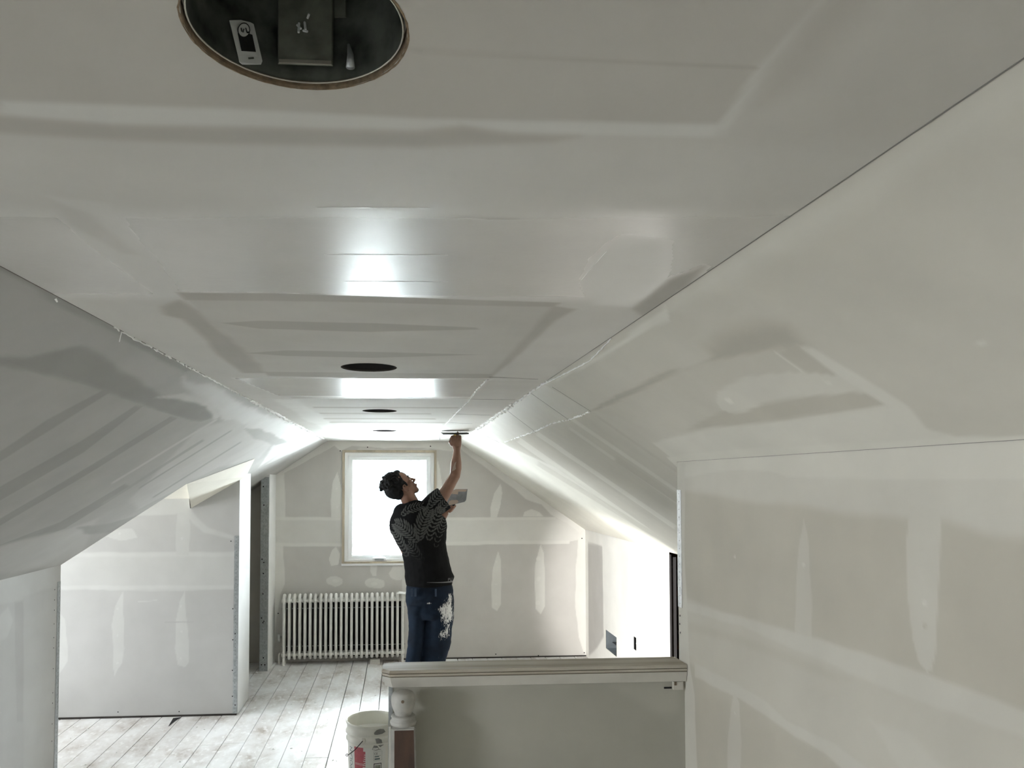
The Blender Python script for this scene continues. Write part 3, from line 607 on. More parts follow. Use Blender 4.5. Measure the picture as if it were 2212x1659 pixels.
ob = m.build('outlet_box', MATS['black_metal'], kw); MB().tube([(KR+.03, y0+.02, z0+.02), (KR+.01, y0+.03, z0+.05), (KR+.03, y0+.04, z0+.06)], .004, 6).build('cable_end', MATS['bead_white'], kw)
# ------------------------------------------------------------------ recessed light housings
mat('can_metal', (.30, .32, .28), .35, .7, col2=(.07, .08, .07), nscale=22)
mat('can_bracket', (.34, .35, .29), .4, .5, noise=.4, nscale=40, bump=.4, bscale=90)
mat('torn_paper', (.30, .22, .14), .95, noise=.4, nscale=160)
mat('sticker', (.70, .71, .70), .5); mat('print_black', (.015, .015, .015), .5)
mat('groove_edge', (.06, .05, .04), .9)
mat('rim_wire', (.55, .52, .45), .35, .6)
labs = ['open recessed ceiling light housing with bracket and white sticker, largest, above the stairs', 'dark round recessed light hole beside the striped ceiling panel, second of the row', 'dark round recessed light hole third along the ceiling, past the shiny band', 'small dark round recessed light hole closest to the gable window']
for i, (x, y) in enumerate(DISC):
    t = thing('recessed_light', labs[i], 'ceiling light', (x, y, ZC), group='recessed light housings along the ceiling')
    m = MB(); r = RD-.0025; m.lathe([(r+.0002, .006), (r-.001, .03), (r-.0015, .16), (r-.010, .175), (.0, .176)], 48, flip=True)
    h = m.build('housing', MATS['can_metal' if i == 0 else 'shade_black'], t, smooth=True); h['label'] = 'dark metal can'  # far cans flat black: the shade inside is put into the colour
    m = MB(); m.lathe([(RD+.0018, -.0002), (RD+.0002, -.0008), (RD-.0004, .002), (RD-.0002, .014), (RD+.003, .015)], 96)
    me = m.mesh(); rs = np.random.RandomState(i)
    for v in me.vertices:
        k_ = 1+.012*(rs.rand()-.5)*(1 if v.co.z < .001 else .1); v.co.x *= k_; v.co.y *= k_
    mesh_obj('cut_edge', me, MATS['torn_paper' if i == 0 else 'groove_edge'], t)
    m = MB(); n = 64; m.tube([((RD-.0035)*math.cos(2*PI*k/n), (RD-.0035)*math.sin(2*PI*k/n), .004) for k in range(n+1)], .0009, 6, caps=False)
    m.build('rim', MATS['rim_wire' if i == 0 else 'shade_black'], t, smooth=True)
    if i < 2:
        def cyl(u, v, rr=.082):          # point on the far inside of the can on the ray of a pixel
            d = ray(u, v); o = O-Vector((x, y, 0)); A = d.x**2+d.y**2; B = 2*(o.x*d.x+o.y*d.y); Cc = o.x**2+o.y**2-rr**2
            s_ = (-B+math.sqrt(max(0, B*B-4*A*Cc)))/(2*A); p = o+d*s_; return Vector((p.x, p.y, p.z-ZC))
        if i == 0:
            def plate(name, px, mt, rr, th=.0012, par=None):
                n = len(px); a = [cyl(*p, rr) for p in px]; b = [p+Vector((p.x, p.y, 0)).normalized()*th for p in a]
                m = MB(); m.add(a+b, [tuple(range(n)), tuple(range(n, 2*n))[::-1]]+[(k, n+k, n+(k+1) % n, (k+1) % n) for k in range(n)])
                return m.build(name, MATS[mt], par or t)
            br = plate('bracket', [(601, -90), (602, 134), (716, 138), (718, -90)], 'can_bracket', .077, .004); br['label'] = 'olive grey wire compartment cover'
            plate('bracket_lip', [(603, 127), (603, 135), (715, 139), (715, 131)], 'rim_wire', .0758, .001, br)
            plate('slot', [(626, 110), (626, 114), (647, 115), (647, 111)], 'bead_white', .0762, .0006, br); plate('slot', [(670, 111), (670, 115), (693, 116), (693, 112)], 'bead_white', .0762, .0006, br)
            sm = MB()
            for a, b in (((642, 54), (650, 62)), ((658, 48), (660, 64)), ((646, 50), (645, 70)), ((664, 40), (668, 30)), ((655, 66), (664, 68))):
                sm.tube([cyl(*a, .072), cyl(*b, .069)], .0011, 6)
            sm.build('foil_tab', MATS['bead_white'], br)
            plate('side_strap', [(722, -60), (722, 36), (746, 36), (746, -60)], 'can_bracket', .081, .002)
            sk = plate('sticker', [(496, 44), (520, 43), (541, 48), (548, 52), (567, 132), (564, 139), (524, 139), (518, 134)], 'sticker', .0835, .0005); sk['label'] = 'white rating sticker'
            plate('sticker_print', [(514, 72), (530, 70), (545, 75), (553, 112), (522, 110)], 'print_black', .0822, .0002, sk)
            cpx = [(527+13.5*math.cos(a), 65+16.5*math.sin(a)) for a in [2*PI*k/16 for k in range(16)]]
            plate('sticker_ring', cpx, 'print_black', .0816, .0002, sk)
            plate('sticker_disc', [(527+(a-527)*.86, 65+(b-65)*.86) for a, b in cpx], 'sticker', .0811, .0002, sk)
            for st_ in ([(520, 60), (522, 60), (524, 68), (522, 69)], [(526, 62), (528, 62), (526, 70), (524, 70)], [(530, 60), (532, 60), (535, 71), (533, 71)], [(533, 69), (538, 68), (538, 71), (534, 72)]):
                plate('sticker_letter', st_, 'print_black', .0806, .0002, sk)
            plate('sticker_letter', [(536, 124), (548, 123), (549, 127), (537, 128)], 'can_metal', .0822, .0002, sk)
            sw = MB(); sw.tube([cyl(757, 146, .080), cyl(757, 118, .080), cyl(753, 96, .081)], [.0042, .0030, .0012], 10); sw.build('thumb_screw', MATS['galvanised'], t, smooth=True)
# ------------------------------------------------------------------ window
wz0, wz1, wx0, wx1 = WIN[2], WIN[3], WIN[0], WIN[1]
wroot = tag(bpy.data.objects.new('window_1', None), kind='structure'); C.objects.link(wroot); wroot.location = ((wx0+wx1)/2, YF, wz0)
def frame_ring(m, x0, x1, z0, z1, t, ya, yb, tb=None):
    tb = tb or t; m.box(x0, x0+t, ya, yb, z0, z1); m.box(x1-t, x1, ya, yb, z0, z1); m.box(x0+t, x1-t, ya, yb, z0, z0+tb); m.box(x0+t, x1-t, ya, yb, z1-t, z1)
def wb_(m, name, mt, bev=0, par=wroot):
    o = m.build(name, MATS[mt], par, bevel=bev); o.location = -Vector(wroot.location) if par is wroot else (0, 0, 0); return o
m = MB(); frame_ring(m, wx0, wx1, wz0+.012, wz1, .022, YF-.012, YF+.20); wb_(m, 'jamb', 'wood_jamb')
m = MB(); m.box(wx0-.004, wx1+.004, YF-.014, YF+.05, wz0-.004, wz0+.02); wb_(m, 'sill', 'vinyl', .003)
m = MB(); frame_ring(m, wx0+.022, wx1-.022, wz0+.02, wz1-.022, .035, YF+.012, YF+.18); wb_(m, 'frame', 'vinyl', .003)
m = MB(); frame_ring(m, wx0+.055, wx1-.055, wz0+.052, wz1-.055, .034, YF+.035, YF+.12, .030); wb_(m, 'sash', 'vinyl', .004)
m = MB(); frame_ring(m, wx0+.087, wx1-.087, wz0+.080, wz1-.087, .010, YF+.05, YF+.11); wb_(m, 'glazing_bead', 'vinyl', .002)
gl = bpy.data.materials.new('glass'); gl.use_nodes = True; nt = gl.node_tree; nt.nodes.clear()
o_ = nt.nodes.new('ShaderNodeOutputMaterial'); tr = nt.nodes.new('ShaderNodeBsdfTransparent'); gs = nt.nodes.new('ShaderNodeBsdfGlossy'); gs.inputs['Roughness'].default_value = .02
fz = nt.nodes.new('ShaderNodeFresnel'); fz.inputs[0].default_value = 1.45; ms = nt.nodes.new('ShaderNodeMixShader'); tr.inputs[0].default_value = (.95, .98, .98, 1)
nt.links.new(fz.outputs[0], ms.inputs[0]); nt.links.new(tr.outputs[0], ms.inputs[1]); nt.links.new(gs.outputs[0], ms.inputs[2]); nt.links.new(ms.outputs[0], o_.inputs[0]); MATS['glass'] = gl
m = MB(); m.box(wx0+.09, wx1-.09, YF+.085, YF+.089, wz0+.085, wz1-.09); wb_(m, 'pane', 'glass')
m = MB(); m.prism([(-.195-.085, .945), (-.195+.06, .945), (-.195+.05, .975), (-.195-.07, .975)], 1, YF-.006, YF+.02); ck = wb_(m, 'crank_cover', 'vinyl', .004)
m = MB(); m.box(-.25, -.16, YF-.016, YF-.006, .952, .968); cr_ = wb_(m, 'crank_handle', 'galvanised', .003)
# dormer window (beyond the left partition, seen only through its light)
m = MB(); wd = tag(bpy.data.objects.new('window_2', None), kind='structure'); C.objects.link(wd)
for a in ((-3.56, -3.50, 4.66, 4.69, .40, 1.50), (-3.56, -3.50, 5.53, 5.56, .40, 1.50), (-3.56, -3.50, 4.69, 5.53, .40, .43), (-3.56, -3.50, 4.69, 5.53, 1.47, 1.50), (-3.55, -3.51, 4.69, 5.53, .94, .96)): m.box(*a)
m.build('frame', MATS['vinyl'], wd)
# ------------------------------------------------------------------ house next door, seen through the window
mat('clapboard_paint', (.86, .87, .86), .6); mat('dark_pane', (.10, .16, .18), .08)
hs = thing('neighbouring_house', 'overexposed white clapboard house with pale window, outside the gable window', 'house', (0, 20.0, -6.42)); hs.scale = (1.724,)*3
for k in range(46):
    z = .6+k*.105+3.0-.6; m = MB(); pr = [(0, z), (-.016, z), (-.004, z+.108), (0, z+.108)]
    m.prism(pr, 0, -2.2, 2.6); m.build('clapboard', MATS['clapboard_paint'], hs)
MB().box(-2.2, 2.6, .0, .3, 0, 8.1).build('wall', MATS['clapboard_paint'], hs)
m = MB(); frame_ring(m, -.42, .55, 4.15, 5.30, .08, -.05, .02); m.box(-.34, .47, -.04, .02, 4.70, 4.76); wf = m.build('window_frame', MATS['clapboard_paint'], hs)
MB().box(-.35, .48, -.03, -.022, 4.2, 5.25).build('pane', MATS['dark_pane'], wf)
# ------------------------------------------------------------------ radiator
RZ = -.030                                            # slight turn from the wall
rad = thing('radiator', 'white cast iron column radiator standing under the gable window', 'radiator', (-1.082, 7.045, 0), 0)
rad.rotation_euler = (0, 0, math.radians(1.0))
def section(foot):
    m = MB(); ys = (0, .030, .060, .090); r = .0125
    for y in ys: m.tube([(0, y, .075), (0, y, .12), (0, y, .56), (0, y, .60)], [r*1.1, r, r, r*1.15], 10, sq=(1, 1))
    m.tube([(0, -.004, .565), (0, .0, .60), (0, .012, .628), (0, .045, .643), (0, .080, .628), (0, .090, .60), (0, .093, .565)], [.011, .0145, .0150, .0155, .0150, .0145, .011], 10)
    m.tube([(0, -.002, .12), (0, .0, .085), (0, .016, .065), (0, .045, .058), (0, .078, .065), (0, .09, .085)], [.012, .0145, .0145, .0145, .0145, .012], 10)
    for z in (.592, .095):
        m.tube([(-.0235, .02, z), (-.010, .02, z), (.010, .02, z), (.0235, .02, z)], [.017, .012, .012, .017], 12)
        m.tube([(-.0235, .075, z), (-.010, .075, z), (.010, .075, z), (.0235, .075, z)], [.022, .014, .014, .022], 12)
    if foot:
        for y in (0, .09): m.tube([(0, y, .10), (0, y, .05), (0, y, .008), (0, y, 0)], [.013, .011, .013, .016], 10)
    me = m.mesh('radiator_section'); me.materials.append(MATS['radiator']); me.polygons.foreach_set('use_smooth', [True]*len(me.polygons)); return me
sA, sB = section(False), section(True)
for k in range(24):
    o = link(bpy.data.objects.new('section', sB if k in (0, 23) else sA), rad); o.location = (.0479*k, 0, 0)
m = MB(); m.tube([(-.03, .035, .52), (1.13, .035, .52)], .003, 6); m.tube([(-.03, .035, .17), (1.13, .035, .17)], .003, 6); m.build('tie_rod', MATS['galvanised'], rad)
m = MB(); m.tube([(-.035, .07, .095), (-.045, .07, .095), (-.05, .07, .085), (-.05, .07, .0)], .011, 10); m.build('valve', MATS['radiator'], rad, smooth=True)

MB().box(-.01, 1.11, .108, .112, .05, .59).build('gap_shade', MATS['shade_black'], rad)  # black sheet added for the shade between the columns
MB().box(.80, .89, -.03, .12, .0, .035).build('shim', MATS['plain_board'], rad)
m = MB(); a = atY(864, 1287, 7.06); m.add([(a.x-.03, a.y-.02, a.z+.024), (a.x+.05, a.y-.03, a.z+.022), (a.x+.055, a.y+.07, a.z+.024), (a.x-.01, a.y+.06, a.z+.034), (a.x+.02, a.y+.0, a.z+.040)], [(0, 1, 4), (1, 2, 4), (2, 3, 4), (3, 0, 4)])
pc = m.build('paper_scrap', MATS['white_board']); md = pc.modifiers.new('s', 'SOLIDIFY'); md.thickness = .0015
tag(pc, 'crumpled scrap of white joint tape lying on the radiator top', 'paper scrap')
st2 = thing('pipe_stub', 'short chrome pipe stub with collar on the wall beside the radiator', 'pipe', atY(604, 1377, YF-.03))
m = MB(); m.tube([(0, .03, .0), (0, -.03, 0)], .012, 12); m.build('pipe', MATS['galvanised'], st2, smooth=True)
m = MB(); m.tube([(0, -.03, -.035), (0, -.03, .035)], .012, 12); m.build('collar', MATS['bead_white'], st2, smooth=True)
# ------------------------------------------------------------------ half wall with moulded cap
mat('cap_wood', (.50, .47, .40), .55, col2=(.34, .29, .22), nscale=9, stretch=(.25, 3, 3), bump=.25, bscale=40)
mat('cap_paint', (.56, .54, .48), .6, noise=.12, nscale=10)
mat('groove', (.16, .12, .08), .8)
HX0 = -.036; HY = 2.570
hw = tag(bpy.data.objects.new('wall_half', None), kind='structure'); C.objects.link(hw)
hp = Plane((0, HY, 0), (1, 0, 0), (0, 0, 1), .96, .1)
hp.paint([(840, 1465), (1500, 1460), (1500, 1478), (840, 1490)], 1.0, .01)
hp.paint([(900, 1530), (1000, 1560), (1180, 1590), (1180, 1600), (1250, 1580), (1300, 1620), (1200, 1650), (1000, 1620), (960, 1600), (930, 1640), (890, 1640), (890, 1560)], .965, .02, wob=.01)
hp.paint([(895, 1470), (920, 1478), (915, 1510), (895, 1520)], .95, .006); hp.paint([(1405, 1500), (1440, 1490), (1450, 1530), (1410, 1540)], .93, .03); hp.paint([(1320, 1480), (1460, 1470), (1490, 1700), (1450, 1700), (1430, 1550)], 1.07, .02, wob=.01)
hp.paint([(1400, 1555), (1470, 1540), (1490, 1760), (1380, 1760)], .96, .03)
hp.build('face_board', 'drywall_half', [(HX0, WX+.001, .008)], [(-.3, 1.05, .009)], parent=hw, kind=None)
MB().box(HX0+.002, WX-.001, HY+.001, 2.655, -.3, 1.025).build('core', MATS['plain_board'], hw)
MB().box(HX0-.004, HX0+.010, HY-.002, 2.655, -.3, 1.024).build('end_bead', MATS['galvanised'], hw)
cap = tag(bpy.data.objects.new('trim_1', None), kind='structure'); C.objects.link(cap)
def outline(i, y1=2.658): x0, y0, c = -.064+i, 2.537+i, .026; return [(x0, y0+c), (x0+c, y0), (.998, y0), (.998, y1), (x0+c, y1-i), (x0, y1-c-i)]
def layer(name, i0, i1, za, zb, mt):
    a, b = outline(i0), outline(i1); m = MB(); n = 6
    m.add([(x, y, za) for x, y in a]+[(x, y, zb) for x, y in b], [tuple(range(n))[::-1], tuple(range(n, 2*n))]+[(k, (k+1) % n, n+(k+1) % n, n+k) for k in range(n)])
    return m.build(name, MATS[mt], cap)
layer('cap_board', .0, .004, 1.071, 1.081, 'cap_wood'); layer('groove', .006, .006, 1.068, 1.071, 'groove'); layer('cap_bead', .003, .001, 1.060, 1.068, 'cap_wood')
layer('groove', .007, .007, 1.057, 1.060, 'groove'); layer('cap_fascia', .012, .003, 1.022, 1.057, 'cap_paint')
m = MB(); m.box(.955, .99, 2.558, 2.571, .99, 1.018); m.build('patch', MATS['cap_paint'], hw); MB().box(.925, .952, 2.567, 2.5705, .992, .998).build('slot', MATS['hole'], hw)
MB().box(.958, .966, 2.556, 2.558, 1.006, 1.018).build('stain', MATS['groove'], hw)
# newel post against the end of the half wall
mat('newel_paint', (.46, .45, .41), .5, noise=.2, nscale=30); mat('bare_wood', (.085, .045, .027), .5, col2=(.05, .028, .019), nscale=14, stretch=(2, 2, .5), bump=.2)
nw = thing('newel_post', 'turned newel post, white top and bare brown shaft, by the half wall end', 'newel post', (.010, 2.505, 0))
m = MB(); m.lathe([(0, 1.0215), (.026, 1.0215), (.034, 1.017), (.0400, 1.005), (.0410, .992), (.0385, .975), (.033, .96), (.029, .952), (.0275, .945)], 28)
m.build('turned_top', MATS['newel_paint'], nw, smooth=True)
m = MB(); m.lathe([(.0275, .946), (.038, .944), (.041, .940), (.038, .935), (.0365, .932), (.042, .928), (.0445, .921), (.042, .913), (.030, .912)], 28)
o = m.build('ring', MATS['newel_paint'], nw, smooth=True)
m = MB(); a, b = .040, .050; dx = .006
m.add([(-a, -a, .914), (a, -a, .914), (a, a, .914), (-a, a, .914), (-b+dx, -b, .2), (b+dx, -b, .2), (b+dx, b, .2), (-b+dx, b, .2)], [(0, 1, 2, 3), (7, 6, 5, 4), (0, 4, 5, 1), (1, 5, 6, 2), (2, 6, 7, 3), (3, 7, 4, 0)])
m.build('shaft', MATS['newel_paint'], nw, bevel=.004)
m = MB(); m.add([(-a*.72, -a-.0012, .905), (a*.86, -a-.0012, .905), (b*.92+dx, -b-.0012, .2), (-b*.70+dx, -b-.0012, .2), (-a*.72, -a+.002, .905), (a*.86, -a+.002, .905), (b*.90+dx, -b+.002, .2), (-b*.70+dx, -b+.002, .2)], [(0, 3, 2, 1), (4, 5, 6, 7), (0, 1, 5, 4), (1, 2, 6, 5), (2, 3, 7, 6), (3, 0, 4, 7)])
o = m.build('bare_panel', MATS['bare_wood'], nw); o['label'] = 'stripped brown front face'
m = MB(); m.tube([(-.002, -.030, .998), (-.002, -.0415, .998)], .0052, 14); m.build('bolt_hole', MATS['groove'], nw)
MB().box(-.047, -.041, -.02, .05, .60, .912).build('edge_strip', MATS['cap_paint'], nw)
# ------------------------------------------------------------------ bucket of joint compound
mat('bucket_plastic', (.78, .77, .70), .4, noise=.08, nscale=9); mat('compound_grey', (.30, .30, .28), .6, noise=.3, nscale=30)
mat('label_red', (.52, .12, .14), .5, noise=.1, nscale=50); mat('label_white', (.74, .74, .70), .5); mat('ink_green', (.12, .17, .17), .5)
BX, BY = -.157, 4.303
bk = thing('bucket', 'white plastic joint compound bucket with red label on the plank floor', 'bucket', (BX, BY, 0))
m = MB(); m.lathe([(0, .003), (.130, .002), (.133, .01), (.141, .25), (.1415, .262), (.150, .264), (.150, .270), (.143, .273), (.1435, .300), (.152, .303), (.152, .310), (.1445, .313), (.145, .352), (.151, .354), (.152, .362), (.149, .366), (.143, .364), (.141, .352), (.138, .29), (.137, .285)], 56)
m.build('body', MATS['bucket_plastic'], bk, smooth=True)
m = MB(); m.lathe([(.1385, .292), (.12, .288), (.06, .291), (0, .289)], 40); o = m.build('compound', MATS['bright_compound'], bk, smooth=True)
def wrap(name, cells, mt, par, r0=.1412, eps=.0008):
    """flat print wrapped on the bucket: cells of (angle0, angle1, z0, z1) or polygons of (angle, z)"""
    m = MB()
    cells = [tuple((a+6, z+.012) for a, z in c) if isinstance(c[0], tuple) else (c[0]+6, c[1]+6, c[2]+.012, c[3]+.012) for c in cells]
    for c in cells:
        pts = c if isinstance(c[0], tuple) else [(c[0], c[2]), (c[1], c[2]), (c[1], c[3]), (c[0], c[3])]
        if not isinstance(c[0], tuple):
            n = max(1, int(abs(c[1]-c[0])/6)); pts = [(c[0]+(c[1]-c[0])*i/n, c[2]) for i in range(n+1)]+[(c[1]-(c[1]-c[0])*i/n, c[3]) for i in range(n+1)]
            for i in range(n):
                q = [pts[i], pts[i+1], pts[2*n+1-i-1], pts[2*n+1-i]]
                m.add([((.133+(z-.01)*.0333+eps)*math.cos(math.radians(a)), (.133+(z-.01)*.0333+eps)*math.sin(math.radians(a)), z) for a, z in q], [(0, 1, 2, 3)])
            continue
        m.add([((.133+(z-.01)*.0333+eps)*math.cos(math.radians(a)), (.133+(z-.01)*.0333+eps)*math.sin(math.radians(a)), z) for a, z in pts], [tuple(range(len(pts)))])
    return m.build(name, MATS[mt], par)
lb = wrap('label', [(195, 297, .02, .235)], 'label_white', bk, eps=.0006); lb['label'] = 'printed paper label'
wrap('red_panel', [(221, 245, .03, .235), (245, 250, .03, .215)], 'label_red', lb, eps=.0010)
cells = []
rr = random.Random(4)
for k in range(14):
    z = .045+k*.0115; cells.append((247.5-rr.uniform(0, 5), 250.3, z, z+.004))
wrap('red_panel_print', cells+[(223, 248, .145, .147), (223, 248, .139, .1405)], 'label_white', lb, eps=.0013)
def text_wrap(txt, ang, z, size, mt, par, rot=0, name='lettering', eps=.0016, shear=0):
    cu = bpy.data.curves.new('t', 'FONT'); cu.body = txt; cu.size = size; cu.align_x = 'CENTER'; cu.align_y = 'CENTER'; cu.shear = shear
    to = bpy.data.objects.new('t', cu); C.objects.link(to); dg = bpy.context.evaluated_depsgraph_get(); me = bpy.data.meshes.new_from_object(to.evaluated_get(dg))
    C.objects.unlink(to); bpy.data.objects.remove(to)
    for v in me.vertices:
        a, b = v.co.x, v.co.y
        if rot: a, b = -b, a
        th = math.radians(ang+6)+a/.139; zz = z+.012+b; r_ = .133+(zz-.01)*.0333+eps; v.co = (r_*math.cos(th), r_*math.sin(th), zz)
    me.materials.clear(); return mesh_obj(name, me, MATS[mt], par)
text_wrap('ATYPOLAN', 209, .13, .038, 'ink_green', lb, rot=1)
text_wrap('CE', 274, .203, .016, 'print_black', lb)
wrap('label_box', [(269, 288, .2155, .2162), (269, 288, .165, .1657), (269, 269.4, .165, .216), (287.6, 288, .165, .216), (271, 285, .191, .1925), (271, 281, .184, .189), (271, 283, .170, .178)], 'ink_green', lb, eps=.0012)
wrap('label_box', [(269, 287, .120, .150)], 'print_black', lb, eps=.0011); wrap('label_box', [(270.5, 285.5, .120, .146)], 'label_white', lb, eps=.0014); wrap('label_box', [(272, 284, .120, .141)], 'can_bracket', lb, eps=.0017)
def smear(name, pts, r_): 
    m = MB(); m.add([(r_*math.cos(math.radians(a+13)), r_*math.sin(math.radians(a+13)), z) for a, z in pts], [tuple(range(len(pts)))]); return m.build(name, MATS['compound_grey'], bk)
for pts, r_ in (([(262, .332), (268, .346), (276, .350), (284, .346), (288, .33), (280, .322), (270, .320), (263, .322)], .1475), ([(265, .298), (272, .30), (279, .29), (280, .276), (285, .262), (276, .25), (268, .27)], .146), ([(262, .262), (270, .258), (274, .24), (280, .236), (266, .233), (258, .240)], .1418)): smear('compound_smear', pts, r_)
m = MB(); m.add([(.145*math.cos(t_), .145*math.sin(t_), z) for t_, z in ((1.35, .361), (1.15, .361), (1.1, .335), (1.25, .325), (1.33, .34))], [(4, 3, 2, 1, 0)]); 
ear = MB(); ear.ball((.147*math.cos(math.radians(252)), .147*math.sin(math.radians(252)), .288), (.014, .009, .016), 12, 8); ear.build('handle_ear', MATS['bucket_plastic'], bk, smooth=True)
e0 = Vector((.156*math.cos(math.radians(252)), .156*math.sin(math.radians(252)), .290)); e1 = atY(752, 1631, 4.11)-Vector((BX, BY, 0)); md_ = e0.lerp(e1, .55)+Vector((.0, -.004, -.006))
m = MB(); m.tube([e0, md_, e1], .0022, 8); n = 14; m.tube([e1+Vector((-.006+.006*math.cos(2*PI*k/n), 0, .006*math.sin(2*PI*k/n))) for k in range(n+1)], .002, 6, caps=False); m.build('wire_handle', MATS['black_metal'], bk, smooth=True)
# ------------------------------------------------------------------ plaster crumbs on the planks
m = MB(); rr = random.Random(5)
for k in range(150):
    u, v = rr.uniform(150, 830), rr.uniform(1470, 1655); p = hit(u, v, (0, 0, 1), (0, 0, 0))
    if p.x < -1.15 and p.y > 5.5 or p.y > 6.8: continue
    s_ = rr.choice([.003, .004, .006, .012]); a = rr.uniform(0, PI); ca, sa = math.cos(a)*s_, math.sin(a)*s_; q = rr.uniform(.2, .6)
    m.add([(p.x-ca, p.y-sa, .001), (p.x+sa*q, p.y-ca*q, .001), (p.x+ca, p.y+sa, .001), (p.x-sa*q, p.y+ca*q, .001), (p.x, p.y, .001+s_*.5)], [(0, 1, 4), (1, 2, 4), (2, 3, 4), (3, 0, 4)])
tag(m.build('plaster_crumbs', MATS['white_board']), 'scattered crumbs of dried plaster on the floor planks', 'debris', kind='stuff')
m = MB(); m.add([hit(u, v, (0, 0, 1), (0, 0, .0012)) for u, v in ((363, 1570), (374, 1551), (392, 1549), (380, 1556))], [(0, 1, 2, 3)]); m.build('plank_hole', MATS['hole'], fl)
# ------------------------------------------------------------------ the plasterer
MY = 5.62
def P(u, v, dy=0): return atY(u, v, MY+dy)
PXM = 1600/MY
_p0, _px, _pz = P(900, 1200), P(1000, 1200), P(900, 1300)
def uvmap(co): return 900+(co[:, 0]-_p0.x)/(_px.x-_p0.x)*100, 1200+(co[:, 2]-_p0.z)/(_pz.z-_p0.z)*100
def loft(m, rows, n=28, tilt=0):
    """rows of (u, v, halfwidth px, depth m, dy): closed tube of elliptical rings"""
    b = len(m.v)
    for u, v, hw_, dp, dy in rows:
        c = P(u, v, dy); w_ = hw_/PXM
        for k in range(n):
            a = 2*PI*k/n; m.v.append((c.x+w_*math.cos(a), c.y+dp*math.sin(a), c.z+tilt*math.cos(a)*w_))
    R_ = len(rows)
    for i in range(R_-1):
        for k in range(n): m.f.append((b+i*n+k, b+(i+1)*n+k, b+(i+1)*n+(k+1) % n, b+i*n+(k+1) % n))
    m.f.append(tuple(b+k for k in range(n))); m.f.append(tuple(b+(R_-1)*n+k for k in range(n))[::-1])
def remeshed(m, name, matname, parent, vox, smooth=4, disp=None):
    me = m.mesh(); bm = bmesh.new(); bm.from_mesh(me); bmesh.ops.recalc_face_normals(bm, faces=bm.faces)
    # each closed island outwards
    bm.to_mesh(me); bm.free()
    o = bpy.data.objects.new(name, me); C.objects.link(o)
    r = o.modifiers.new('r', 'REMESH'); r.mode = 'VOXEL'; r.voxel_size = vox
    s = o.modifiers.new('s', 'SMOOTH'); s.iterations = smooth; s.factor = .5
    me2 = bpy.data.meshes.new_from_object(o.evaluated_get(bpy.context.evaluated_depsgraph_get()))
    C.objects.unlink(o); bpy.data.objects.remove(o)
    if disp:
        n = len(me2.vertices); co = np.empty(n*3); me2.vertices.foreach_get('co', co); co = co.reshape(-1, 3)
        no = np.empty(n*3); me2.vertex_normals.foreach_get('vector', no); no = no.reshape(-1, 3)
        co += no*disp(co)[:, None]; me2.vertices.foreach_set('co', co.ravel()); me2.update()
    me2.materials.clear()
    return mesh_obj(name, me2, MATS[matname], parent, True)
mat('skin', (.20, .10, .062), .5, noise=.12, nscale=25, bump=.2, bscale=150)
man = thing('person', 'person in black leaf-print shirt and paint-splattered jeans reaching up to trowel the ceiling', 'person', (P(925, 1300).x, MY, 0))
mo = Vector(man.location)
# head frame: looks up and to the right
hc = P(866, 1046); HF, HU, HL = Vector((.78, .10, .62)).normalized(), None, None
HU = Vector((-.62, 0, .78)); HL = HU.cross(HF).normalized(); HU = HF.cross(HL).normalized()
def H(f, l, z): return hc+HF*f+HL*l+HU*z
HM = Matrix((HF, HL, HU)).transposed()
def hball(m, c, r, n=16, k=10):
    b = len(m.v); m.ball((0, 0, 0), r, n, k)
    for i in range(b, len(m.v)): m.v[i] = tuple(H(*c)+HM @ Vector(m.v[i]))
B = MB()
hball(B, (-.022, 0, .028), (.096, .075, .084)); hball(B, (.018, 0, .02), (.062, .064, .072)); hball(B, (.026, 0, -.040), (.052, .054, .060)); hball(B, (.030, 0, -.075), (.045, .045, .040))
hball(B, (.062, 0, -.108), (.024, .026, .020)); hball(B, (.069, 0, .008), (.016, .045, .012)); hball(B, (.060, -.030, -.030), (.022, .020, .020)); hball(B, (.060, .030, -.030), (.022, .020, .020))
B.tube([H(.074, 0, .002), H(.088, 0, -.018), H(.104, 0, -.040), H(.098, 0, -.046)], [.009, .010, .0125, .010], 10); hball(B, (.090, -.011, -.044), (.010, .008, .008)); hball(B, (.090, .011, -.044), (.010, .008, .008))
hball(B, (.080, 0, -.066), (.014, .022, .006)); hball(B, (.079, 0, -.078), (.013, .019, .007)); hball(B, (.070, 0, -.07), (.018, .028, .022)); hball(B, (.072, 0, -.090), (.014, .022, .010))
hball(B, (.074, -.030, .000), (.009, .014, .006)); hball(B, (.066, -.031, -.013), (.0115, .012, .010)); hball(B, (.066, .031, -.013), (.0115, .012, .010))
for s in (-1, 1):                                       # ears: rim, lobe and bowl
    pts = [H(.012-.004+.018*math.cos(a)-.004, s*(.076+.008*(a > 1.2)), -.046+.028*math.sin(a)) for a in [math.radians(q) for q in range(-60, 250, 22)]]
    B.tube(pts, [.0045]*len(pts), 8); hball(B, (.002, s*.072, -.048), (.014, .008, .022)); hball(B, (.010, s*.076, -.070), (.008, .006, .009))
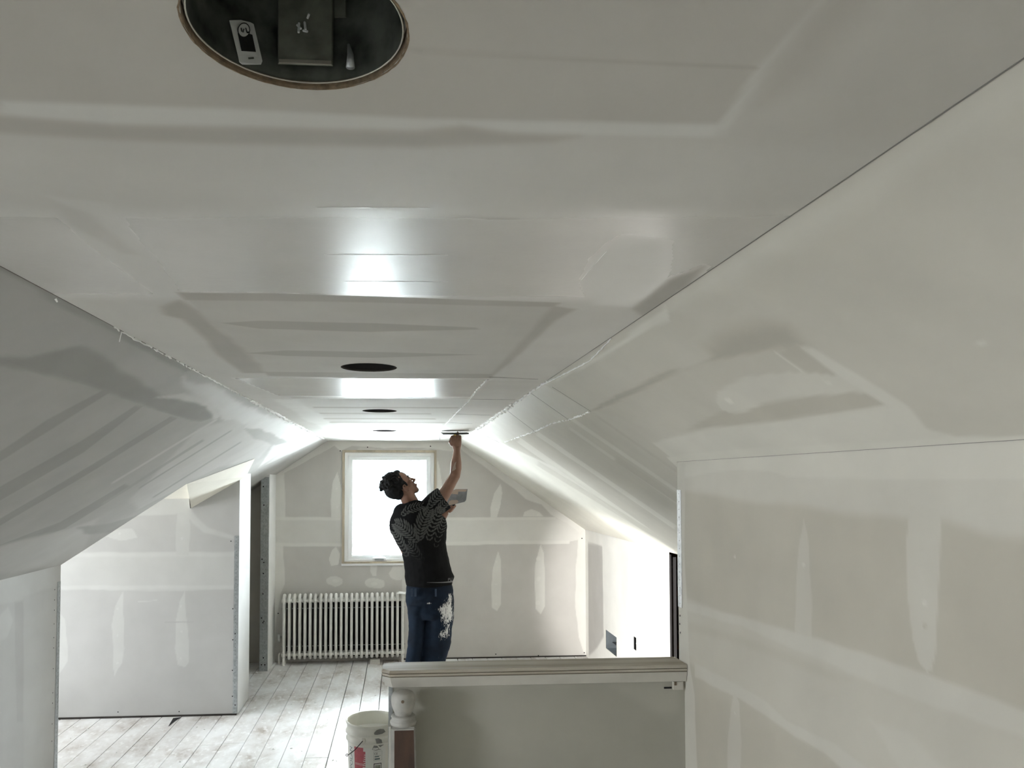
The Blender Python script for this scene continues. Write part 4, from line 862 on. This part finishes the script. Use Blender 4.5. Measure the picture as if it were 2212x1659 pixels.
# neck, chest, arms
B.tube([H(.0, 0, -.03), H(-.015, 0, -.085), P(886, 1084, .02), P(892, 1105, .03)], [.056, .058, .062, .075], 18)
loft(B, [(892, 1098, 30, .08, .03), (903, 1112, 48, .10, .04), (905, 1135, 54, .115, .04), (906, 1170, 50, .11, .03), (918, 1210, 44, .105, .02), (926, 1250, 46, .11, .02), (929, 1290, 46, .11, .02), (930, 1325, 44, .11, .02)])
AR = [(928, 1102, .03, .060), (948, 1084, .02, .056), (963, 1062, .03, .047), (974, 1042, .04, .043), (983, 1027, .05, .041), (985, 1012, .05, .043), (985.5, 998, .045, .041), (986.5, 985, .035, .032), (987, 974, .03, .0275), (987, 966, .03, .030)]
B.tube([P(a, b, c) for a, b, c, d in AR], [d for *_, d in AR], 18)
AL = [(880, 1110, .14, .055), (900, 1130, .24, .05), (925, 1152, .32, .044), (940, 1140, .34, .042), (955, 1118, .34, .034), (963, 1106, .33, .027)]
B.tube([P(a, b, c) for a, b, c, d in AL], [d for *_, d in AL], 16)
# legs under the jeans, feet in shoes
for xs in ([(903, 1300, 0), (898, 1400, 0), (892, 1490, .02), (890, 1512, .02)], [(950, 1300, .02), (945, 1400, .03), (935, 1490, .05), (933, 1512, .05)]):
    B.tube([P(*q) for q in xs], [.055, .042, .036, .036], 14)
# right hand: back of the palm towards us, fingers closed on the knife handle
def px(u, v, dy): return P(u, v, dy)
B.tube([px(987, 970, .03), px(986.5, 962, .03), px(986, 954, .03), px(985, 949, .032)], [.030, .036, .040, .036], 16, sq=(1, .62))
for (u0, v0, u1, v1, u2, v2, r_) in ((976, 951, 975.5, 943, 981, 941, .0085), (982, 948.5, 981.5, 940.5, 985, 940, .0092), (987.5, 947, 988, 937, 989, 934.5, .0095), (994, 949, 994.5, 942, 990.5, 941, .0092)):
    B.tube([px(u0, v0+4, .02), px(u0, v0, .012), px(u1, v1, .016), px(u2, v2, .045), px(u2, v2+3, .060)], [r_*1.05, r_*1.1, r_, r_*.95, r_*.85], 10)
B.tube([px(977, 962, .03), px(971.8, 955, .035), px(974.5, 947, .055), px(980, 942, .07)], [.014, .0125, .0105, .009], 10)
# left hand round the trowel handle
B.tube([P(964, 1107, .33), P(967, 1101, .33), P(970, 1096, .33)], [.026, .034, .030], 14, sq=(1, .6))
for k in range(4):
    u, v = 966+k*2.6, 1103-k*3.4
    B.tube([P(u, v, .31), P(u+6, v+3, .30), P(u+10, v+.5, .325), P(u+8, v-3, .345)], [.0095, .0088, .0082, .0075], 9)
B.tube([P(962, 1101, .32), P(963, 1092, .31), P(969, 1087, .31)], [.012, .011, .009], 9)
for i, v in enumerate(B.v): B.v[i] = tuple(Vector(v)-mo)
body = remeshed(B, 'body', 'skin', man, .0042, 3)
def loc(m):
    for i, v in enumerate(m.v): m.v[i] = tuple(Vector(v)-mo)
    return m
# face details
mat('eye_white', (.7, .68, .65), .2); mat('iris', (.05, .03, .02), .2); mat('hair', (.004, .0038, .004), .6, noise=.3, nscale=60, bump=.5, bscale=160, spec=.2); mat('lips', (.20, .08, .06), .5)
for s in (-1, 1):
    m = MB(); hball(m, (.0705, s*.031, -.0125), (.0088, .0095, .0065)); e_ = loc(m).build('eye', MATS['eye_white'], man, smooth=True)
    m = MB(); hball(m, (.0778, s*.031, -.012), (.002, .0045, .0045), 10, 6); loc(m).build('iris', MATS['iris'], e_, smooth=True)
    m = MB(); m.tube([H(.080, s*.012, .013), H(.081, s*.028, .018), H(.070, s*.046, .012)], [.003, .0042, .0025], 8); loc(m).build('eyebrow', MATS['hair'], man, smooth=True)
m = MB(); m.tube([H(.083, -.021, -.0725), H(.0925, -.008, -.071), H(.0925, .008, -.071), H(.083, .021, -.0725)], [.002, .0045, .0045, .002], 8); m.tube([H(.082, -.018, -.076), H(.090, 0, -.0785), H(.082, .018, -.076)], [.002, .005, .002], 8)
loc(m).build('mouth', MATS['lips'], man, smooth=True)
m = MB()
hball(m, (-.040, 0, .046), (.094, .082, .076)); hball(m, (-.068, 0, .004), (.074, .080, .078)); hball(m, (-.052, 0, -.050), (.052, .062, .044)); hball(m, (.012, 0, .085), (.044, .055, .026))
for s in (-1, 1): hball(m, (-.012, s*.062, .012), (.042, .022, .050)); m.tube([H(.016, s*.074, .01), H(.022, s*.077, -.020), H(.024, s*.076, -.040)], [.014, .011, .006], 8)
rr = random.Random(11)
for k in range(150):                                      # curls over the crown
    a, b_ = rr.uniform(-.1, PI*.92), rr.uniform(-1.3, 1.3)
    f, z, l = math.cos(a)*math.cos(b_), math.sin(a)*math.cos(b_), math.sin(b_)
    c = (-.050+.100*f*.98, .085*l, .030+.092*z)
    if c[0] > .035 and c[2] < .085: continue
    r_ = rr.uniform(.010, .016); hball(m, c, (r_, r_, r_), 8, 5)
def hd(co): return (vnoise(co[:, 0]*60, co[:, 2]*60+co[:, 1]*40, 5, 1)*.0035)
hair = remeshed(loc(m), 'hair', 'hair', man, .0042, 2, hd)
# loose curls standing off the outline
for u, v, r_ in ((826, 1041, 2.3), (830, 1036, 2.6), (834, 1030, 2.2), (823, 1044, 2.0), (852, 1016, 1.8), (840, 1023, 1.6), (824, 1055, 2.0), (829, 1033, 1.8)):
    m = MB(); c = P(u, v, -.01); n = 12; R0 = r_/PXM
    m.tube([c+Vector((R0*math.cos(2*PI*k/n*.85), .004*math.sin(k), R0*math.sin(2*PI*k/n*.85))) for k in range(n+1)], .0016, 6); loc(m).build('curl', MATS['hair'], hair, smooth=True)
# jeans
mj = bpy.data.materials.new('denim'); mj.use_nodes = True; nt = mj.node_tree; bs = nt.nodes['Principled BSDF']; bs.inputs['Roughness'].default_value = .85; bs.inputs['Specular IOR Level'].default_value = .2
at = nt.nodes.new('ShaderNodeAttribute'); at.attribute_name = 'splat'; t = nt.nodes.new('ShaderNodeTexCoord'); n1 = nt.nodes.new('ShaderNodeTexNoise'); n1.inputs['Scale'].default_value = 9; n1.inputs['Detail'].default_value = 6; nt.links.new(t.outputs['Object'], n1.inputs['Vector'])
r = nt.nodes.new('ShaderNodeValToRGB'); nt.links.new(n1.outputs['Fac'], r.inputs[0]); r.color_ramp.elements[0].position = .35; r.color_ramp.elements[0].color = (.005, .009, .017, 1); r.color_ramp.elements[1].position = .75; r.color_ramp.elements[1].color = (.008, .018, .036, 1)
n2 = nt.nodes.new('ShaderNodeTexNoise'); n2.inputs['Scale'].default_value = 70; n2.inputs['Detail'].default_value = 5; n2.inputs['Distortion'].default_value = 1.5; mp = nt.nodes.new('ShaderNodeMapping'); mp.inputs['Scale'].default_value = (1, 1, .45); nt.links.new(t.outputs['Object'], mp.inputs[0]); nt.links.new(mp.outputs[0], n2.inputs['Vector'])
ad = nt.nodes.new('ShaderNodeMath'); ad.operation = 'ADD'; nt.links.new(n2.outputs['Fac'], ad.inputs[0]); nt.links.new(at.outputs['Fac'], ad.inputs[1])
r2 = nt.nodes.new('ShaderNodeValToRGB'); nt.links.new(ad.outputs[0], r2.inputs[0]); r2.color_ramp.elements[0].position = .82; r2.color_ramp.elements[1].position = .95
mx = nt.nodes.new('ShaderNodeMix'); mx.data_type = 'RGBA'; nt.links.new(r2.outputs[0], mx.inputs['Factor']); nt.links.new(r.outputs[0], mx.inputs['A']); mx.inputs['B'].default_value = (.62, .62, .60, 1); nt.links.new(mx.outputs['Result'], bs.inputs['Base Color']); MATS['denim'] = mj
m = MB()
loft(m, [(927, 1262, 49, .118, .02), (928, 1275, 50.5, .122, .02), (929, 1300, 51.5, .128, .02), (931, 1320, 50.5, .128, .02), (932, 1334, 46, .11, .02)])
loft(m, [(904, 1305, 24, .10, .0), (900, 1335, 18.5, .085, .0), (899, 1370, 16.5, .08, .0), (896, 1400, 17, .08, .0), (892, 1430, 17, .08, .01), (890, 1470, 16, .078, .02), (888, 1500, 17.5, .08, .02), (888, 1515, 18.5, .085, .02)])
loft(m, [(950, 1305, 29, .11, .02), (949, 1335, 32, .11, .02), (946, 1360, 31, .105, .02), (942, 1390, 31.5, .10, .03), (937, 1420, 28, .095, .03), (933, 1450, 24, .09, .04), (931, 1490, 20, .085, .05), (931, 1513, 20, .088, .05)])
def jd(co): return vnoise(co[:, 0]*5+co[:, 2]*4, co[:, 2]*9-co[:, 0]*4+co[:, 1]*5, 8, 1.6)*.008
jeans = remeshed(loc(m), 'jeans', 'denim', man, .006, 4, jd)
n = len(jeans.data.vertices); co = np.empty(n*3); jeans.data.vertices.foreach_get('co', co); co = co.reshape(-1, 3)+np.array(mo)
U, V = uvmap(co)
S = .50*np.exp(-(((U-965)/17)**2+((V-1322)/34)**2)**1.5)+.36*np.exp(-(((U-958)/18)**2+((V-1368)/14)**2)**1.5)+.34*np.exp(-(((U-925)/15)**2+((V-1299)/3.0)**2))+.22*np.exp(-(((U-945)/10)**2+((V-1312)/8)**2))+.20*np.exp(-(((U-950)/14)**2+((V-1420)/10)**2))+.30*np.exp(-(((U-972)/6)**2+((V-1285)/12)**2))
a_ = jeans.data.attributes.new('splat', 'FLOAT', 'POINT'); a_.data.foreach_set('value', S.astype(np.float32))
jm = MB()                                                  # waistband, belt loops and yoke seam
mat('denim_seam', (.03, .05, .085), .8)
for u in (889, 897, 940):
    jm2 = MB(); jm2.box(P(u, 1270).x-.007, P(u, 1270).x+.007, MY-.104 if u < 930 else MY-.106, MY-.09, P(u, 1284).z, P(u, 1268).z); loc(jm2).build('belt_loop', MATS['denim_seam'], jeans)
# shirt
ms_ = bpy.data.materials.new('leaf_shirt'); ms_.use_nodes = True; nt = ms_.node_tree; bs = nt.nodes['Principled BSDF']; bs.inputs['Roughness'].default_value = .85; bs.inputs['Specular IOR Level'].default_value = .15
at = nt.nodes.new('ShaderNodeAttribute'); at.attribute_name = 'leaf'; mx = nt.nodes.new('ShaderNodeMix'); mx.data_type = 'RGBA'; nt.links.new(at.outputs['Fac'], mx.inputs['Factor'])
mx.inputs['A'].default_value = (.004, .004, .0042, 1); mx.inputs['B'].default_value = (.075, .075, .07, 1); nt.links.new(mx.outputs['Result'], bs.inputs['Base Color']); MATS['leaf_shirt'] = ms_
m = MB()
loft(m, [(884, 1087, 20, .070, .01), (888, 1092, 31, .085, .015), (894, 1099, 42, .105, .02), (899, 1108, 51, .12, .025), (902, 1120, 60, .128, .03), (903, 1135, 63, .132, .03), (904, 1152, 61, .132, .03), (909, 1172, 54.5, .128, .025), (916, 1192, 50, .124, .02), (921, 1212, 49, .124, .02), (925, 1232, 51, .127, .02), (928, 1246, 54, .13, .02), (927, 1256, 52, .127, .02), (927, 1264, 50.5, .124, .02)])
m.tube([P(915, 1108, .02), P(932, 1096, .02), P(948, 1084, .02), P(959.5, 1076, .02)], [.080, .090, .093, .090], 20)
m.tube([P(878, 1112, .10), P(890, 1122, .18), P(905, 1138, .26)], [.075, .072, .068], 16)
m.tube([P(874, 1090, -.035), P(884, 1087, -.06), P(897, 1084, -.055), P(907, 1084, -.02), P(912, 1086, .03)], [.010, .012, .012, .012, .010], 10)
def sd(co):
    x, y, z = co[:, 0], co[:, 1], co[:, 2]
    return vnoise(x*4+z*3, z*7-x*5, 9, 1.5)*.007+vnoise(x*10-z*8, z*5+x*7+y*6, 10, 1.3)*.0045
shirt = remeshed(loc(m), 'shirt', 'leaf_shirt', man, .0038, 3, sd)
n = len(shirt.data.vertices); co = np.empty(n*3); shirt.data.vertices.foreach_get('co', co); co = co.reshape(-1, 3)+np.array(mo)
U, V = uvmap(co); Lf = np.zeros(n); rr = random.Random(3)
def seg(ax, ay, bx, by, w0):
    global Lf
    ex, ey = bx-ax, by-ay; l2 = ex*ex+ey*ey; t_ = np.clip(((U-ax)*ex+(V-ay)*ey)/l2, 0, 1); d = np.hypot(U-ax-ex*t_, V-ay-ey*t_)
    w_ = w0*(.35+1.0*np.sin(PI*np.clip(t_*.9+.08, 0, 1))); Lf = np.maximum(Lf, np.clip((w_-d)/.5+.5, 0, 1))
def frond(pts, ln, nl, w0=1.55, both=(1, 1)):
    n = nl; q = []
    for i in range(n+1):
        t_ = i/n*(len(pts)-1); k = min(int(t_), len(pts)-2); f = t_-k; q.append((pts[k][0]*(1-f)+pts[k+1][0]*f, pts[k][1]*(1-f)+pts[k+1][1]*f))
    for i in range(n):
        (x0, y0), (x1, y1) = q[i], q[i+1]; l = math.hypot(x1-x0, y1-y0); dx, dy = (x1-x0)/l, (y1-y0)/l
        le = ln*math.sin(PI*(.18+.75*i/n))
        for s, on in zip((1, -1), both):
            if not on: continue
            sx_, sy_ = dx*.62-s*dy*.78, dy*.62+s*dx*.78; mx_, my_ = x0+sx_*le*.5-s*dy*1.0, y0+sy_*le*.5
            seg(x0+sx_*1.2, y0+sy_*1.2, mx_, my_, w0); seg(mx_, my_, x0+sx_*le+dx*3, y0+sy_*le+dy*3, w0*.85)
frond([(903, 1168), (885, 1150), (868, 1136), (852, 1128)], 21, 11)
frond([(905, 1165), (908, 1140), (918, 1115), (928, 1098)], 22, 12)
frond([(880, 1200), (868, 1180), (858, 1160), (850, 1145)], 15, 9)
frond([(925, 1165), (932, 1135), (946, 1110), (955, 1095)], 17, 10)
frond([(925, 1096), (935, 1080), (948, 1066), (958, 1056)], 15, 9, 1.1)
frond([(868, 1112), (880, 1100), (898, 1094), (915, 1090)], 13, 9, 1.1)
frond([(915, 1210), (900, 1195), (890, 1180), (880, 1172)], 15, 8, 1.0)
frond([(940, 1180), (948, 1150), (958, 1130), (962, 1112)], 12, 9, 1.0)
frond([(935, 1110), (948, 1098), (958, 1088), (968, 1080)], 13, 7, 1.0)
fade = np.clip((1215-V+(U-900)*-.35)/60, 0, 1)*.85+.0; Lf = Lf*fade
a_ = shirt.data.attributes.new('leaf', 'FLOAT', 'POINT'); a_.data.foreach_set('value', Lf.astype(np.float32))
# waistband of underwear and a smear of compound on the forearm
mat('band_grey', (.16, .16, .16), .7)
def bandpt(u, v): 
    a = (u-927)/53; return P(u, v, 0)+Vector((0, -math.sqrt(max(0, 1-a*a))*.130+.018-.006, 0))
m = MB(); us = [921+i*7 for i in range(9)]
m.add([bandpt(u, 1253.2-(u-921)*.002) for u in us]+[bandpt(u, 1253.6+(u-921)*.045) for u in us], [(i, i+9, i+10, i+1) for i in range(8)])
wbd = loc(m).build('waistband', MATS['band_grey'], man); wbd['label'] = 'grey strip with the letters PU at the shirt hem'
cu = bpy.data.curves.new('t', 'FONT'); cu.body = 'PU'; cu.size = .030; to = bpy.data.objects.new('t', cu); C.objects.link(to)
me = bpy.data.meshes.new_from_object(to.evaluated_get(bpy.context.evaluated_depsgraph_get())); C.objects.unlink(to)
o0 = P(966, 1252, 0)
for v in me.vertices: v.co = Vector((o0.x+v.co.x, bandpt(966+v.co.x*PXM, 1250).y-.003, o0.z+v.co.y))-mo
me.materials.clear(); mesh_obj('lettering', me, MATS['band_grey'], wbd)
mat('dried_compound', (.34, .27, .22), .8)
m = MB(); m.add([P(a, b, -.001+d) for a, b, d in ((976, 1018, .014), (979, 1008, .006), (982, 1000, .004), (986, 997, .003), (984, 1006, .005), (985, 1013, .006), (981, 1016, .007))], [(0, 1, 2, 3, 4, 5, 6)]); loc(m).build('compound_smear', MATS['dried_compound'], body)
# shoes
mat('shoe', (.03, .028, .025), .6); 
for u, dy in ((888, .02), (931, .05)):
    c = P(u, 1515, dy); m = MB(); m.tube([(c.x-.03, c.y-.09, .045), (c.x, c.y-.02, .055), (c.x+.05, c.y+.08, .045), (c.x+.075, c.y+.15, .035)], [.042, .047, .042, .030], 14, sq=(1, .85)); s_ = loc(m).build('shoe', MATS['shoe'], man, smooth=True)
# ------------------------------------------------------------------ his tools
mat('blade_steel', (.10, .10, .105), .35, .8); mat('handle_yellow', (.62, .47, .12), .5); mat('trowel_steel', (.22, .23, .24), .5, .3, noise=.3, nscale=20)
tk = thing('taping_knife', 'wide taping knife pressed to the ceiling in the raised hand', 'knife', P(984, 940, .03)); to_ = Vector(tk.location)
x0, x1 = P(953, 936, .0).x, P(1012, 936, .0).x; zc_ = ZC-.002
m = MB(); ya, yb = MY-.02, MY+.10; m.add([(x0+.012, ya, zc_-.030), (x1-.001, ya, zc_-.026), (x1, yb, zc_-.006), (x0, yb, zc_-.006), (x0+.012, ya, zc_-.0285), (x1-.001, ya, zc_-.0245), (x1, yb, zc_-.0045), (x0, yb, zc_-.0045)], [(0, 3, 2, 1), (4, 5, 6, 7), (0, 1, 5, 4), (1, 2, 6, 5), (2, 3, 7, 6), (3, 0, 4, 7)])
for i, v in enumerate(m.v): m.v[i] = tuple(Vector(v)-to_)
m.build('blade', MATS['blade_steel'], tk)
m = MB(); m.tube([(x0+.012, ya-.004, zc_-.026), (x1, ya-.004, zc_-.022)], .0055, 8)
for i, v in enumerate(m.v): m.v[i] = tuple(Vector(v)-to_)
m.build('blade_back', MATS['black_metal'], tk, smooth=True)
m = MB(); m.tube([P(982.5, 937.5, .01), P(983.5, 944, .035), P(985, 952, .06), P(986, 962, .075)], [.010, .0135, .015, .014], 12)
for i, v in enumerate(m.v): m.v[i] = tuple(Vector(v)-to_)
m.build('handle', MATS['handle_yellow'], tk, smooth=True)
tw = thing('plastering_trowel', 'grey steel trowel smeared with compound held behind the shoulder', 'trowel', P(985, 1080, .33)); to_ = Vector(tw.location)
def TQ(name, px_, mt, dy, th=.002, par=tw):
    n = len(px_); a = [P(u, v, dy)-to_ for u, v in px_]; b = [p+Vector((0, th, 0)) for p in a]
    m = MB(); m.add(a+b, [tuple(range(n))[::-1], tuple(range(n, 2*n))]+[(k, (k+1) % n, n+(k+1) % n, n+k) for k in range(n)]); return m.build(name, MATS[mt], par)
bl = TQ('blade', [(962, 1066), (985, 1056.5), (1010, 1056.5), (1007, 1080), (1004, 1084), (967, 1093)], 'trowel_steel', .30, .003)
TQ('compound_smear', [(985, 1057), (1009, 1057.5), (1006, 1062), (990, 1062), (989, 1068), (976, 1067), (970, 1064)], 'dried_compound', .2985, .001, bl)
TQ('compound_smear', [(970, 1083), (976, 1080), (988, 1080), (991, 1084), (986, 1088), (968, 1092)], 'dried_compound', .2985, .001, bl)
m = MB(); m.tube([P(963, 1100, .335)-to_, P(972, 1094, .335)-to_, P(982, 1090, .335)-to_], .012, 10); m.tube([P(979, 1091, .335)-to_, P(981, 1086, .31)-to_], .006, 8); m.build('handle', MATS['black_metal'], tw, smooth=True)
